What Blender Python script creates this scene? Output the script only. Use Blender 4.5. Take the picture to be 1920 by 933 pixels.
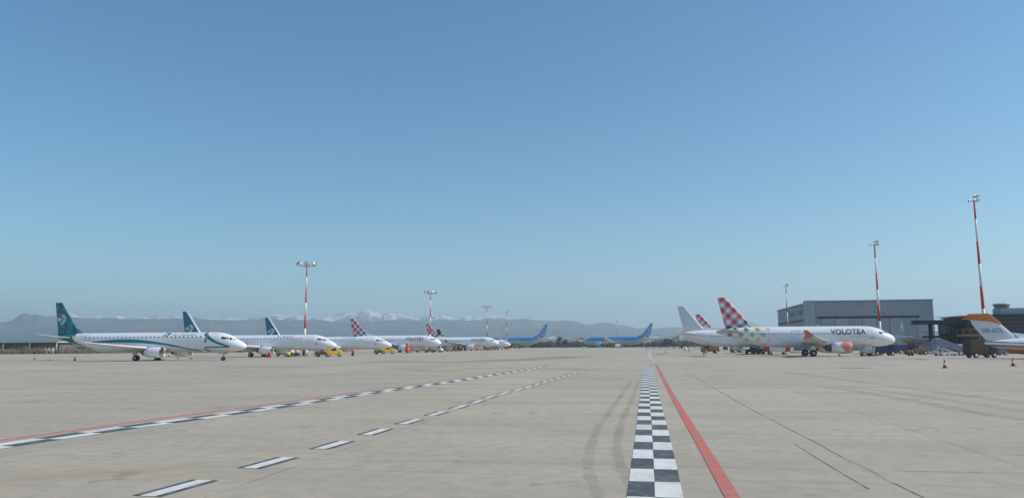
import bpy, bmesh, math, random
from mathutils import Matrix, Vector
random.seed(7)
for o in list(bpy.data.objects): bpy.data.objects.remove(o)
S = bpy.context.scene
COL = S.collection
# ------------------------------------------------------------------ camera
F = 1400.0
HCAM = 2.6
PITCH = math.atan(179.0/F)
RCAM = Matrix.Rotation(math.pi/2+PITCH, 3, 'X') @ Matrix.Rotation(math.radians(-0.27), 3, 'Z')
cd = bpy.data.cameras.new("camera"); cam = bpy.data.objects.new("camera", cd); COL.objects.link(cam)
cd.sensor_width = 36; cd.lens = F/1920*36; cd.clip_start = 0.1; cd.clip_end = 60000
cam.matrix_world = Matrix.Translation((0,0,HCAM)) @ RCAM.to_4x4()
S.camera = cam
S.render.resolution_x = 1024; S.render.resolution_y = 497
# ------------------------------------------------------------------ light
SUN_AZ = -6.0      # degrees from +X towards +Y (negative: a little behind the camera)
SUN_EL = 40.0
L = Vector((math.cos(math.radians(SUN_AZ))*math.cos(math.radians(SUN_EL)), math.sin(math.radians(SUN_AZ))*math.cos(math.radians(SUN_EL)), math.sin(math.radians(SUN_EL))))
w = bpy.data.worlds.new("World"); S.world = w; w.use_nodes = True
nt = w.node_tree; bgn = nt.nodes['Background']
sky = nt.nodes.new('ShaderNodeTexSky'); sky.sky_type = 'NISHITA'; sky.sun_disc = False
sky.sun_elevation = math.radians(SUN_EL); sky.sun_rotation = math.radians(90-SUN_AZ)
sky.altitude = 0; sky.air_density = 1.0; sky.dust_density = 0.5; sky.ozone_density = 2.6
tint = nt.nodes.new('ShaderNodeMix'); tint.data_type = 'RGBA'; tint.blend_type = 'MULTIPLY'; tint.inputs[0].default_value = 1; tint.inputs[7].default_value = (.85, 1.01, 1.0, 1)
nt.links.new(sky.outputs[0], tint.inputs[6]); hsv = nt.nodes.new('ShaderNodeHueSaturation'); hsv.inputs['Saturation'].default_value = 1.17; nt.links.new(tint.outputs[2], hsv.inputs['Color']); nt.links.new(hsv.outputs[0], bgn.inputs[0]); bgn.inputs[1].default_value = 0.12
sd = bpy.data.lights.new("sun", 'SUN'); sd.energy = 4.2; sd.angle = math.radians(0.5); sd.color = (1.0, 0.92, 0.79)
so = bpy.data.objects.new("sun", sd); COL.objects.link(so); so.rotation_euler = L.to_track_quat('Z','Y').to_euler()
S.view_settings.view_transform = 'Standard'; S.view_settings.look = 'None'; S.view_settings.gamma = 1
S.view_settings.use_curve_mapping = False
S.view_settings.exposure = 0.07
S.render.engine = 'CYCLES'
S.cycles.volume_bounces = 1
S.cycles.max_bounces = 6
# ------------------------------------------------------------------ helpers
def ray(px, py):
    return RCAM @ Vector(((px-960)/F, -(py-466.5)/F, -1))
def gnd(px, py, z=0.0):
    d = ray(px, py); t = (z-HCAM)/d.z
    return Vector((d.x*t, d.y*t, z))
def at(px, Y, py=640):
    d = ray(px, py); t = Y/d.y
    return Vector((d.x*t, Y, HCAM+d.z*t))
def X_at(px, Y): return at(px, Y, 646).x
MATS = {}
def mat(name, col, rough=0.6, metal=0.0, noise=0.0, nscale=3.0, bump=0.0, coat=0.0, emit=None, spec=0.5):
    if name in MATS: return MATS[name]
    m = bpy.data.materials.new(name); m.use_nodes = True; n = m.node_tree; b = n.nodes['Principled BSDF']
    b.inputs['Base Color'].default_value = (*col, 1); b.inputs['Roughness'].default_value = rough; b.inputs['Metallic'].default_value = metal
    b.inputs['Coat Weight'].default_value = coat; b.inputs['Specular IOR Level'].default_value = spec
    if emit: b.inputs['Emission Color'].default_value = (*emit[0],1); b.inputs['Emission Strength'].default_value = emit[1]
    tc = n.nodes.new('ShaderNodeTexCoord')
    nz = n.nodes.new('ShaderNodeTexNoise'); nz.inputs['Scale'].default_value = nscale; nz.inputs['Detail'].default_value = 5
    n.links.new(tc.outputs['Object'], nz.inputs['Vector'])
    k = max(noise, 0.05)
    r = n.nodes.new('ShaderNodeMapRange'); r.inputs[1].default_value = .3; r.inputs[2].default_value = .7
    r.inputs[3].default_value = 1-k; r.inputs[4].default_value = 1+k
    mx = n.nodes.new('ShaderNodeVectorMath'); mx.operation = 'SCALE'; mx.inputs[0].default_value = col
    n.links.new(nz.outputs[0], r.inputs[0]); n.links.new(r.outputs[0], mx.inputs['Scale']); n.links.new(mx.outputs[0], b.inputs['Base Color'])
    if bump:
        bp = n.nodes.new('ShaderNodeBump'); bp.inputs['Strength'].default_value = bump; n.links.new(nz.outputs[0], bp.inputs['Height']); n.links.new(bp.outputs[0], b.inputs['Normal'])
    MATS[name] = m; return m
class MB:
    def __init__(s): s.v = []; s.f = []; s.mi = []; s.sm = []
    def add(s, vs, fs, mi=0, smooth=False):
        o = len(s.v); s.v += [tuple(p) for p in vs]
        for f in fs: s.f.append([i+o for i in f]); s.mi.append(mi); s.sm.append(smooth)
        return s
    def box(s, c, d, rz=0, mi=0, taper=1.0, M=None):
        x, y, z = d[0]/2, d[1]/2, d[2]/2; vs = []
        for k in (-1, 1):
            t = taper if k > 0 else 1
            for a, b in ((-1,-1),(1,-1),(1,1),(-1,1)):
                p = Vector((a*x*t, b*y*t, k*z))
                if rz: p = Matrix.Rotation(rz, 3, 'Z') @ p
                if M: p = M @ p
                vs.append(p+Vector(c))
        return s.add(vs, [(3,2,1,0),(4,5,6,7),(0,1,5,4),(1,2,6,5),(2,3,7,6),(3,0,4,7)], mi)
    def prism(s, pts, y0, y1, mi=0):       # outline in (x,z), extruded along y
        n = len(pts); vs = [(p[0], y0, p[1]) for p in pts]+[(p[0], y1, p[1]) for p in pts]
        return s.add(vs, [list(range(n)), list(range(2*n-1, n-1, -1))]+[(i, i+n, (i+1)%n+n, (i+1)%n) for i in range(n)], mi)
    def rings(s, R, mi=0, smooth=True, caps=True):
        n = len(R[0]); vs = [p for r in R for p in r]; fs = []
        for i in range(len(R)-1):
            for j in range(n): fs.append((i*n+j, i*n+(j+1)%n, (i+1)*n+(j+1)%n, (i+1)*n+j))
        s.add(vs, fs, mi, smooth)
        if caps: s.add(R[0], [list(range(n-1,-1,-1))], mi); s.add(R[-1], [list(range(n))], mi)
        return s
    def tube(s, a, b, r0, r1=None, n=10, mi=0, caps=True, smooth=True):
        a = Vector(a); b = Vector(b); r1 = r0 if r1 is None else r1; d = (b-a).normalized()
        u = d.orthogonal().normalized(); v = d.cross(u)
        R = [[p+u*math.cos(2*math.pi*j/n)*r+v*math.sin(2*math.pi*j/n)*r for j in range(n)] for p, r in ((a,r0),(b,r1))]
        return s.rings(R, mi, smooth, caps)
    def lathe(s, prof, axis='Z', c=(0,0,0), n=20, mi=0, caps=True):   # prof: (t along axis, r)
        R = []
        for t, r in prof:
            ring = []
            for j in range(n):
                a = 2*math.pi*j/n; p, q = r*math.cos(a), r*math.sin(a)
                if axis == 'Z': ring.append((c[0]+p, c[1]+q, c[2]+t))
                elif axis == 'X': ring.append((c[0]+t, c[1]+p, c[2]+q))
                else: ring.append((c[0]+p, c[1]+t, c[2]+q))
            R.append(ring)
        return s.rings(R, mi, True, caps)
    def build(s, name, mats, parent=None, loc=None):
        me = bpy.data.meshes.new(name); me.from_pydata(s.v, [], s.f)
        for m in (mats if isinstance(mats, (list, tuple)) else [mats]): me.materials.append(m)
        me.polygons.foreach_set('material_index', s.mi); me.polygons.foreach_set('use_smooth', s.sm)
        bm = bmesh.new(); bm.from_mesh(me); bmesh.ops.remove_doubles(bm, verts=bm.verts, dist=1e-5) if len(s.v) < 20000 else None
        bmesh.ops.recalc_face_normals(bm, faces=bm.faces) if len(s.v) < 20000 else None
        bm.to_mesh(me); bm.free(); me.update()
        o = bpy.data.objects.new(name, me); COL.objects.link(o)
        if parent: o.parent = parent
        if loc is not None: o.location = loc
        return o
def bevel(o, w=0.03, seg=2):
    m = o.modifiers.new("bevel", 'BEVEL'); m.width = w; m.segments = seg; m.limit_method = 'ANGLE'; m.angle_limit = math.radians(40); return o
def tag(o, label, cat, group=None, kind=None):
    if label: o['label'] = label
    if cat: o['category'] = cat
    if group: o['group'] = group
    if kind: o['kind'] = kind
    return o
def structure(o): o['kind'] = 'structure'; return o
def thing(name, label, cat, loc=(0,0,0), rz=0, group=None):
    o = bpy.data.objects.new(name, None); COL.objects.link(o); o.location = loc; o.rotation_euler = (0,0,rz); o.empty_display_size = .5
    return tag(o, label, cat, group)
def copy_tree(o, parent=None):
    c = o.copy(); COL.objects.link(c)
    if parent: c.parent = parent
    for ch in [x for x in CH.get(o.name, [])] if False else list(o.children): copy_tree(ch, c)
    return c
CH = {}
def pchip(xs, ys):
    n = len(xs); h = [xs[i+1]-xs[i] for i in range(n-1)]; d = [(ys[i+1]-ys[i])/h[i] for i in range(n-1)]
    m = [0]*n; m[0] = d[0]; m[-1] = d[-1]
    for i in range(1, n-1): m[i] = 0 if d[i-1]*d[i] <= 0 else 2*d[i-1]*d[i]/(d[i-1]+d[i])
    def f(x):
        if x <= xs[0]: return ys[0]
        if x >= xs[-1]: return ys[-1]
        i = 0
        while x > xs[i+1]: i += 1
        t = (x-xs[i])/h[i]; t2 = t*t; t3 = t2*t
        return (2*t3-3*t2+1)*ys[i]+(t3-2*t2+t)*h[i]*m[i]+(-2*t3+3*t2)*ys[i+1]+(t3-t2)*h[i]*m[i+1]
    return f
# node shorthand
class NT:
    def __init__(s, name, rough=.3, coat=.3):
        s.m = bpy.data.materials.new(name); s.m.use_nodes = True; s.n = s.m.node_tree; s.b = s.n.nodes['Principled BSDF']
        s.b.inputs['Roughness'].default_value = rough; s.b.inputs['Coat Weight'].default_value = coat
        tc = s.n.nodes.new('ShaderNodeTexCoord'); s.obj = tc.outputs['Object']
        sp = s.n.nodes.new('ShaderNodeSeparateXYZ'); s.n.links.new(s.obj, sp.inputs[0]); s.x, s.y, s.z = sp.outputs
    def _in(s, sock, v):
        if isinstance(v, (int, float)): sock.default_value = v
        elif isinstance(v, tuple): sock.default_value = (*v, 1) if len(v) == 3 and sock.type == 'RGBA' else v
        else: s.n.links.new(v, sock)
    def math(s, op, a, b=0.0, clamp=False):
        q = s.n.nodes.new('ShaderNodeMath'); q.operation = op; q.use_clamp = clamp; s._in(q.inputs[0], a); s._in(q.inputs[1], b); return q.outputs[0]
    def mix(s, f, a, b):
        q = s.n.nodes.new('ShaderNodeMix'); q.data_type = 'RGBA'; s._in(q.inputs[0], f); s._in(q.inputs[6], a); s._in(q.inputs[7], b); return q.outputs[2]
    def noise(s, scale, detail=4, vec=None, rough=.5):
        q = s.n.nodes.new('ShaderNodeTexNoise'); q.inputs['Scale'].default_value = scale; q.inputs['Detail'].default_value = detail; q.inputs['Roughness'].default_value = rough
        s.n.links.new(vec or s.obj, q.inputs['Vector']); return q.outputs[0]
    def rng(s, v, a, b, c=0.0, d=1.0):
        q = s.n.nodes.new('ShaderNodeMapRange'); s._in(q.inputs[0], v)
        for i, k in enumerate((a,b,c,d)): q.inputs[i+1].default_value = k
        return q.outputs[0]
    def scalevec(s, sx, sy, sz):
        q = s.n.nodes.new('ShaderNodeVectorMath'); q.operation = 'MULTIPLY'; s.n.links.new(s.obj, q.inputs[0]); q.inputs[1].default_value = (sx,sy,sz); return q.outputs[0]
    def out(s, col): s._in(s.b.inputs['Base Color'], col); MATS[s.m.name] = s.m; return s.m
    def bump(s, h, st, dist=.05):
        q = s.n.nodes.new('ShaderNodeBump'); q.inputs['Strength'].default_value = st; q.inputs['Distance'].default_value = dist; s.n.links.new(h, q.inputs['Height']); s.n.links.new(q.outputs[0], s.b.inputs['Normal'])
# ------------------------------------------------------------------ ground
RD = Vector((math.sin(math.radians(10.3)), math.cos(math.radians(10.3)), 0))   # direction of the service road
RP = Vector((RD.y, -RD.x, 0))
HEAD = math.radians(-10.3)
def quad_sheet(name, pts, m, z):
    mb = MB(); mb.add([(p[0], p[1], z) for p in pts], [list(range(len(pts)))]); return structure(mb.build(name, m))
g = NT("dry_grass", .9, 0)
c = g.mix(g.rng(g.noise(.02, 6), .35, .65), (.10,.105,.05), (.17,.15,.09)); c = g.mix(g.rng(g.noise(.002, 3), .4, .6), c, (.075,.09,.05)); GRASS = g.out(c)
a = NT("apron_concrete", .85, 0)
nrot = a.n.nodes.new('ShaderNodeVectorRotate'); nrot.rotation_type = 'Z_AXIS'; nrot.inputs['Angle'].default_value = math.radians(10.3); a.n.links.new(a.obj, nrot.inputs['Vector'])
sp2 = a.n.nodes.new('ShaderNodeSeparateXYZ'); a.n.links.new(nrot.outputs[0], sp2.inputs[0])
def a_scaled(sx, sy):
    q = a.n.nodes.new('ShaderNodeVectorMath'); q.operation = 'MULTIPLY'; a.n.links.new(nrot.outputs[0], q.inputs[0]); q.inputs[1].default_value = (sx, sy, 1); return q.outputs[0]
big = a.noise(1, 4, a_scaled(.012, .035)); mid = a.noise(1, 6, a_scaled(.09, .28), .6); fine = a.noise(9, 5, None, .7); spk = a.noise(38, 2, None, .7)
c = a.mix(a.rng(big, .36, .64), (.455,.39,.30), (.52,.452,.355))
c = a.mix(a.rng(mid, .40, .68, 0, .8), c, (.35,.30,.24))
c = a.mix(a.rng(fine, .35, .70, 0, .28), c, (.50,.47,.41))
c = a.mix(a.rng(spk, .54, .74, 0, .7), c, (.17,.155,.135))
# big worn zones: every slab lane of the pavement (7.5 m wide) has its own tone
lane = a.math('FLOOR', a.math('DIVIDE', sp2.outputs[0], 7.5)); slab = a.math('FLOOR', a.math('DIVIDE', sp2.outputs[1], 22.0))
wn = a.n.nodes.new('ShaderNodeTexWhiteNoise'); wn.noise_dimensions = '2D'; cb = a.n.nodes.new('ShaderNodeCombineXYZ'); a.n.links.new(lane, cb.inputs[0]); a.n.links.new(slab, cb.inputs[1]); a.n.links.new(cb.outputs[0], wn.inputs['Vector'])
c = a.mix(a.rng(wn.outputs[0], 0, 1, 0, .30), c, (.27,.25,.215))
jn = None
for sock, per in ((sp2.outputs[0], 7.5), (sp2.outputs[1], 7.5)):
    q_ = a.math('ABSOLUTE', a.math('SUBTRACT', a.math('FRACT', a.math('DIVIDE', sock, per)), .5)); l_ = a.rng(q_, .5-.025/per, .5-.006/per, 0, 1); jn = l_ if jn is None else a.math('MAXIMUM', jn, l_)
jn = a.math('MULTIPLY', jn, a.rng(mid, .38, .6, .3, .95)); c = a.mix(jn, c, (.11,.10,.09))
mot = a.noise(2.2, 5, None, .65); c = a.mix(a.rng(mot, .42, .66, 0, .42), c, (.27,.245,.205)); oil = a.noise(.55, 3, None, .5); c = a.mix(a.rng(oil, .66, .74, 0, .5), c, (.14,.13,.115))
# brown stain in front left, drawn by a soft distance to a line
p0 = gnd(20, 905); p1 = gnd(470, 868)
dv = (p1-p0).normalized(); nv = Vector((-dv.y, dv.x, 0))
dist = a.math('ADD', a.math('MULTIPLY', a.x, nv.x), a.math('ADD', a.math('MULTIPLY', a.y, nv.y), -(p0.x*nv.x+p0.y*nv.y)))
along = a.math('ADD', a.math('MULTIPLY', a.x, dv.x), a.math('ADD', a.math('MULTIPLY', a.y, dv.y), -(p0.x*dv.x+p0.y*dv.y)))
st = a.math('MULTIPLY', a.rng(a.math('ABSOLUTE', dist), .05, .75, 1, 0), a.rng(along, (p1-p0).length-.8, (p1-p0).length+1.2, 1, 0))
st = a.math('MULTIPLY', st, a.rng(mid, .3, .6, .25, .7))
c = a.mix(st, c, (.34,.27,.17))
a.bump(spk, .25, .02)
APRON = a.out(c)
quad_sheet("ground", [(-14500,-2500),(14500,-2500),(14500,14500),(-14500,14500)], GRASS, 0.0)
AP = [(-14,-60),(260,-60),(260,620),(gnd(1040,655.3).x, 585),(-80, 585),(gnd(450,659.5).x, gnd(450,659.5).y),(gnd(120,663).x, gnd(120,663).y),(-260, 250),(-260,-60)]
ZA = .05
quad_sheet("apron", AP, APRON, ZA)
def paint(name, col, wear=.35, rough=.75):
    p = NT(name, rough, 0); n1 = p.noise(3.0, 8, None, .75); n2 = p.noise(22, 4, None, .7)
    c = p.mix(p.rng(n2, .4, .75, 0, .45), col, tuple(k*.78+.04 for k in col)); n3 = p.noise(.6, 4, None, .6); c = p.mix(p.rng(n3, .45, .7, 0, .35), c, (.24,.225,.20)); c = p.mix(p.rng(n1, .50, .72, 0, wear+.15), c, (.33,.305,.26)); return p.out(c)
P_WHITE = paint("worn_white_paint", (.72,.72,.69), .5); P_BLACK = paint("black_paint", (.06,.072,.092), .45); P_RED = paint("red_paint", (.54,.13,.10), .5)
P_YEL = paint("old_yellow_paint", (.36,.31,.15), .8); P_CREAM = paint("faded_pale_paint", (.52,.50,.45), .8); P_DARKY = paint("faded_dark_paint", (.17,.165,.16), .7); P_PINK = paint("pale_pink_paint", (.58,.45,.41), .5)
def alpha_mat(name, col, dens, sx=1.5):
    p = NT(name, .9, 0); n1 = p.noise(sx, 6, None, .7); n2 = p.noise(sx*9, 4, None, .7)
    al = p.math('MULTIPLY', p.rng(n1, .3, .65, .15, 1), p.rng(n2, .3, .6, .35, 1)); al = p.math('MULTIPLY', al, dens)
    p.n.links.new(al, p.b.inputs['Alpha']); return p.out(col)
SKID = alpha_mat("tyre_rubber_trace", (.15,.145,.135), .22, .9); JOINT = alpha_mat("tar_joint", (.07,.065,.06), .95, 2.5); FAINT = alpha_mat("faint_stain", (.22,.21,.19), .2, .35); LIGHTF = alpha_mat("pale_filler", (.62,.60,.56), .8, 1.5)
GREYB = alpha_mat("grey_blue_patch", (.23,.235,.24), .45, .05)
def catmull(P, k=8):
    out = []; P = [P[0]*2-P[1]]+P+[P[-1]*2-P[-2]]
    for i in range(1, len(P)-2):
        for j in range(k):
            t = j/k; a_, b_, c_, d_ = P[i-1:i+3]
            out.append(.5*((2*b_)+(c_-a_)*t+(2*a_-5*b_+4*c_-d_)*t*t+(3*b_-a_-3*c_+d_)*t**3))
    out.append(P[-2]); return out
def ribbon(mb, pts, wd, z, mi=0, off=0, jitter=0):
    n = len(pts); L_ = []; R_ = []
    for i, p in enumerate(pts):
        t = (pts[min(i+1,n-1)]-pts[max(i-1,0)]).normalized(); q = Vector((t.y,-t.x,0)); ww = (wd(i/(n-1)) if callable(wd) else wd)*(1+random.uniform(-jitter,jitter))/2
        L_.append(p+q*(off-ww)); R_.append(p+q*(off+ww))
    mb.add([(v.x,v.y,z) for v in L_+R_], [(i, i+1, n+i+1, n+i) for i in range(n-1)])
def line_px(name, pts, wd, m, z, k=6, off=0, jitter=0):
    mb = MB(); P = catmull([gnd(*p) for p in pts], k); ribbon(mb, P, wd, z, off=off, jitter=jitter); return structure(mb.build(name, m))
def resample(P, step, start=0.0):
    out = []; acc = -start; q = P[0]
    for i in range(len(P)-1):
        seg = (P[i+1]-P[i]).length
        while acc <= seg+1e-9:
            if acc >= 0: out.append(P[i].lerp(P[i+1], acc/seg))
            acc += step
        acc -= seg
    return out
def zipper(pts, par, step=1.5, wd=.5, tag_=''):
    P = resample(catmull([gnd(*p) for p in pts], 10), step); W = MB(); B = MB()
    for i in range(len(P)-1):
        t = (P[i+1]-P[i]).normalized(); q = Vector((t.y,-t.x,0))
        for sd_ in (0,1):
            a0 = 0.0 if sd_ else -wd; a1 = wd if sd_ else 0.0; jj = random.uniform(-.015,.015)
            vs = [P[i]+q*a0+t*jj, P[i]+q*a1+t*jj, P[i+1]+q*a1, P[i+1]+q*a0]
            ((W if (i+sd_+par)%2 else B).add([(v.x,v.y,ZA+.009) for v in vs], [(0,1,2,3)]))
    structure(W.build("checkered_line", P_WHITE)); structure(B.build("checkered_line", P_BLACK))
b0 = gnd(1227.5,908); b1 = gnd(1226,850); bd = (b1-b0).normalized()
P = [b0-bd*1.44*3]+[b0]+[gnd(*p) for p in ((1225,850),(1222,800),(1219,760),(1217,720),(1215.5,700),(1214.5,687))]
def zip_world(P, par, step):
    P = catmull(P, 12); W = MB(); B = MB(); R_ = resample(P, step)
    for i in range(len(R_)-1):
        t = (R_[i+1]-R_[i]).normalized(); q = Vector((t.y,-t.x,0)); wd = .47
        for sd_ in (0,1):
            a0 = 0.0 if sd_ else -wd; a1 = wd if sd_ else 0.0; j0 = random.uniform(-.02,.02)
            vs = [R_[i]+q*a0, R_[i]+q*a1, R_[i+1]+q*(a1+j0*.5), R_[i+1]+q*(a0+j0*.5)]
            (W if (i+sd_+par)%2 else B).add([(v.x,v.y,ZA+.009) for v in vs], [(0,1,2,3)])
    structure(W.build("checkered_line", P_WHITE)); structure(B.build("checkered_line", P_BLACK))
zip_world(P, 0, 1.44)
l0 = gnd(0,839.5); l1 = gnd(213,806.5); ld = (l1-l0).normalized()
P = [l0-ld*6]+[l0]+[gnd(*p) for p in ((213,807.5),(427,778),(640,746.5),(740,731.5),(827,719),(912,705.5),(962,697.5),(1020,688.5))]
zip_world(P, 1, 1.5)
def lr(dy): return [(x, y+dy) for x, y in ((-150,851),(0,828.5),(213,798.5),(427,769.5),(640,740.5),(739,726.5),(827,714.5),(912,701.5),(962,694.5),(1020,686),(1050,681))]
line_px("red_line", lr(0), .24, P_RED, ZA+.013)
line_px("pale_line_edge", lr(0), .50, P_PINK, ZA+.009)
line_px("red_line", [(1409,1000),(1371,933),(1314,834),(1256,734),(1230,683)], .255, P_RED, ZA+.009)
line_px("white_line", [(1221,674),(1218,664),(1216.5,656)], .55, P_CREAM, ZA+.009)
line_px("white_line", [(456,864),(550,839),(640,816),(700,799),(760,783)], .07, LIGHTF, ZA+.009)
# dashed line, each dash white with black borders
dp = [(333,919),(500,872.5),(620,838.5),(705,812),(768,793),(817,778),(857,766),(889,756.5)]
dc = [gnd(*p) for p in dp]; DD = MB(); DB = MB()
dline = catmull(dc+[gnd(*p) for p in ((924,744),(976.5,730.5),(1020,717.6),(1058,706.4),(1108,692.4))], 10)
centres = resample(dline, 2.98); k0 = centres[0]; centres = [k0-(centres[1]-k0)*1.0]+centres
for i, cpt in enumerate(centres):
    t = (centres[min(i+1,len(centres)-1)]-centres[max(i-1,0)]).normalized(); q = Vector((RP.x, RP.y, 0))
    for mb, o0, o1 in ((DD,-.15,.15),(DB,-.28,-.15),(DB,.15,.28)):
        vs = [cpt-t*.78+q*o0, cpt-t*.78+q*o1, cpt+t*.78+q*o1, cpt+t*.78+q*o0]; mb.add([(v.x,v.y,ZA+.009) for v in vs], [(0,1,2,3)])
structure(DD.build("dashed_line", P_WHITE)); structure(DB.build("dashed_line_border", P_BLACK))
# faded yellow taxi guide lines with black borders
def yel(pts, wd, dark=True):
    line_px("yellow_line", pts, wd, P_YEL, ZA+.013)
    if dark: line_px("yellow_line_border", [pts[0],*pts[1:]], wd*1.5, FAINT, ZA+.009)
yel([(405,687),(440,687.3),(490,688.2),(540,688.6),(580,688)], .9)
yel([(55,696.3),(100,697.2),(150,696)], .5); yel([(735,692.8),(770,693.5),(802,692)], .5)
yel([(783,695),(820,696.3),(865,695)], 1.2, False); yel([(868,690.6),(910,690.6),(965,689.3)], 1.0); yel([(1040,671),(1065,671.2),(1096,669.8)], 1.4)
yel([(1000,692.5),(1050,692),(1108,693.6)], .7)
line_px("tar_joint_line", [(-60,749),(0,745.7),(213,731),(427,716),(640,701),(720,694.5),(786,688.5),(850,681),(903,674.5),(980,668),(1040,664)], .13, JOINT, ZA+.005)
line_px("pale_seam", [(0,793),(213,773),(427,754),(640,729),(800,709)], .12, LIGHTF, ZA+.005)
for pts, wd, m in [
    ([(-40,853),(0,855),(230,859),(453,863),(740,868),(960,871.5),(1167,875),(1300,878.5),(1440,882.5),(1530,884.5)], .022, JOINT),
    ([(1680,887),(1760,888.5),(1920,891.5),(1990,893)], .03, JOINT),
    ([(1100,695),(1280,695.2),(1480,696),(1700,697),(1950,699)], .25, FAINT),
    ([(1270,716),(1440,720),(1700,729),(1950,738)], .09, JOINT),
    ([(1460,684),(1700,687),(1950,692)], .35, FAINT),
    ([(1285,700),(1320,718),(1353,737),(1412,771),(1440,784.5),(1480,807),(1536,835.5),(1563,852),(1622,881),(1680,912),(1712,928),(1760,952)], .045, JOINT),
    ([(1383,768),(1393,774),(1406,783)], .05, SKID),
    ([(1490,835.5),(1530,861),(1570,886),(1630,922)], .04, JOINT),
    ([(0,686),(213,684),(427,680),(640,677),(860,672)], .35, FAINT),
    ([(0,692),(160,693),(350,690.5),(600,684)], .2, FAINT),
    ([(640,679),(760,678),(900,671)], .8, FAINT),
    ([(1440,917),(1500,919.5),(1560,921)], .05, FAINT),
    ]: line_px("tarmac_joint", pts, wd, m, ZA+.005, jitter=.15)
line_px("pale_joint_filler", [(1578,859.5),(1600,872),(1640,892),(1680,912.5)], .05, LIGHTF, ZA+.008)
line_px("pale_joint_filler", [(1410,768.5),(1420,774),(1446,788)], .05, LIGHTF, ZA+.008)
z3 = lambda L_: [(1080+a_/3.185, 640+b_/3.185) for a_, b_ in L_]
line_px("tyre_trace", z3([(330,238),(270,325),(190,440),(130,530),(88,640),(72,740),(90,830),(140,950)]), .24, SKID, ZA+.005, 10, jitter=.3)
line_px("tyre_trace", z3([(372,238),(345,320),(290,450),(260,540),(245,640),(265,740),(330,880)]), .24, SKID, ZA+.005, 10, jitter=.3)
z4 = lambda L_: [(1440+a_/3.417, 660+b_/3.417) for a_, b_ in L_]
line_px("tyre_trace", z4([(330,222),(560,255),(800,295),(1060,343),(1300,390),(1640,440),(1900,480)]), .8, SKID, ZA+.006, 10, jitter=.35)
line_px("tyre_trace", z4([(100,130),(500,180),(900,235),(1300,290),(1640,330),(1900,365)]), 1.1, FAINT, ZA+.007, 10, jitter=.3)
line_px("tyre_trace", z4([(450,222),(700,250),(1000,290),(1400,350),(1900,420)]), .9, FAINT, ZA+.008, 10, jitter=.3)
line_px("resurfaced_strip", [(700,678),(860,679),(1000,673),(1090,668)], 9, GREYB, ZA+.003)
# ------------------------------------------------------------------ hills and far range
def terrain(name, prof, R1, R0, m, seed, rough, back=1500, NA=900, NR=34, px0=-700, px1=2700, fall=1.0):
    from mathutils import noise as N
    f = pchip([p[0] for p in prof], [p[1] for p in prof]); mb = MB(); vs = []
    for i in range(NA+1):
        px = px0+(px1-px0)*i/NA; d = ray(px, 600); az = Vector((d.x, d.y)).normalized()
        e = ray(px, f(px)); tn = e.z/math.hypot(e.x, e.y)
        for j in range(NR+1):
            t = j/NR
            if t < .7: u = t/.7; R = R0+(R1-R0)*u; hgt = (u**fall)
            else: u = (t-.7)/.3; R = R1+back*u; hgt = 1-u*u*1.0
            crest = (R1*tn+HCAM)*(1+(.07*abs(N.fractal(Vector((i*.19,seed,0)),.8,2.0,5))-.02 if seed == 5.5 else 0)); x, y = az.x*R, az.y*R
            q = Vector((x*.0011+seed, y*.0011, seed)); nz = N.fractal(q, 1.0, 2.1, 6); rid = 1-abs(N.fractal(q*1.7, .9, 2.1, 6))*2
            env = math.sin(min(1,hgt)*math.pi) if t < .7 else 0
            z = crest*hgt+(nz*rough*.6+(rid-.5)*rough*.7)*env + (N.fractal(Vector((x*.006,y*.006,seed)),1.0,2.1,5)*rough*.07 if hgt > .05 else 0)
            vs.append((x, y, z-3 if hgt > 0.02 else -3))
    n = NR+1; fs = [(i*n+j, (i+1)*n+j, (i+1)*n+j+1, i*n+j+1) for i in range(NA) for j in range(NR)]
    mb.add(vs, fs, 0, True); return structure(mb.build(name, m))
h = NT("wooded_hillside", .9, 0)
c = h.mix(h.rng(h.noise(.004, 8, None, .6), .4, .62), (.03,.045,.035), (.085,.085,.06)); c = h.mix(h.rng(h.noise(.012, 6), .62, .68, 0, .6), c, (.22,.20,.18)); HILL = h.out(c)
def snowmat(name, lo, hi):
    s = NT(name, .8, 0); nz = s.noise(.006, 8, None, .65); lv = s.math('ADD', s.z, s.rng(nz, .3, .7, -90, 90))
    gl = s.rng(s.noise(.012, 6, s.scalevec(1,1,.35), .7), .42, .56); c = s.mix(s.math("MULTIPLY", s.rng(lv, lo, hi), s.rng(gl, 0, 1, .35, 1)), (.09,.10,.12), (.88,.83,.78)); return s.out(c)
front = [(-700,628),(-300,622),(-80,612),(0,603),(20,600),(36,589),(45,585.5),(58,589),(66,587),(78,590),(100,592),(150,594),(200,595.5),(250,596.5),(300,597),(340,595),(400,598),(440,599.5),(480,597),(520,598),(560,598.5),(600,600),(650,602.5),(700,600.5),(760,599),(850,600),(900,599),(960,598),(985,596),(1000,599),(1040,600),(1062,599.5),(1085,603),(1102,607),(1120,604),(1135,603),(1155,606),(1175,610),(1200,614.5),(1230,615),(1260,613),(1290,612),(1400,617),(1500,622),(1700,626),(2000,628),(2700,630)]
terrain("hills", front, 7000, 5000, HILL, 3.1, 90)
low = [(-700,640),(-200,630),(0,618),(120,612),(220,617),(350,613),(480,620),(640,616),(800,613),(900,617),(1040,614),(1120,618),(1230,624),(1300,622),(1500,630),(2700,636)]
terrain("foothills", low, 5600, 4200, HILL, 8.4, 50, back=900)
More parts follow.
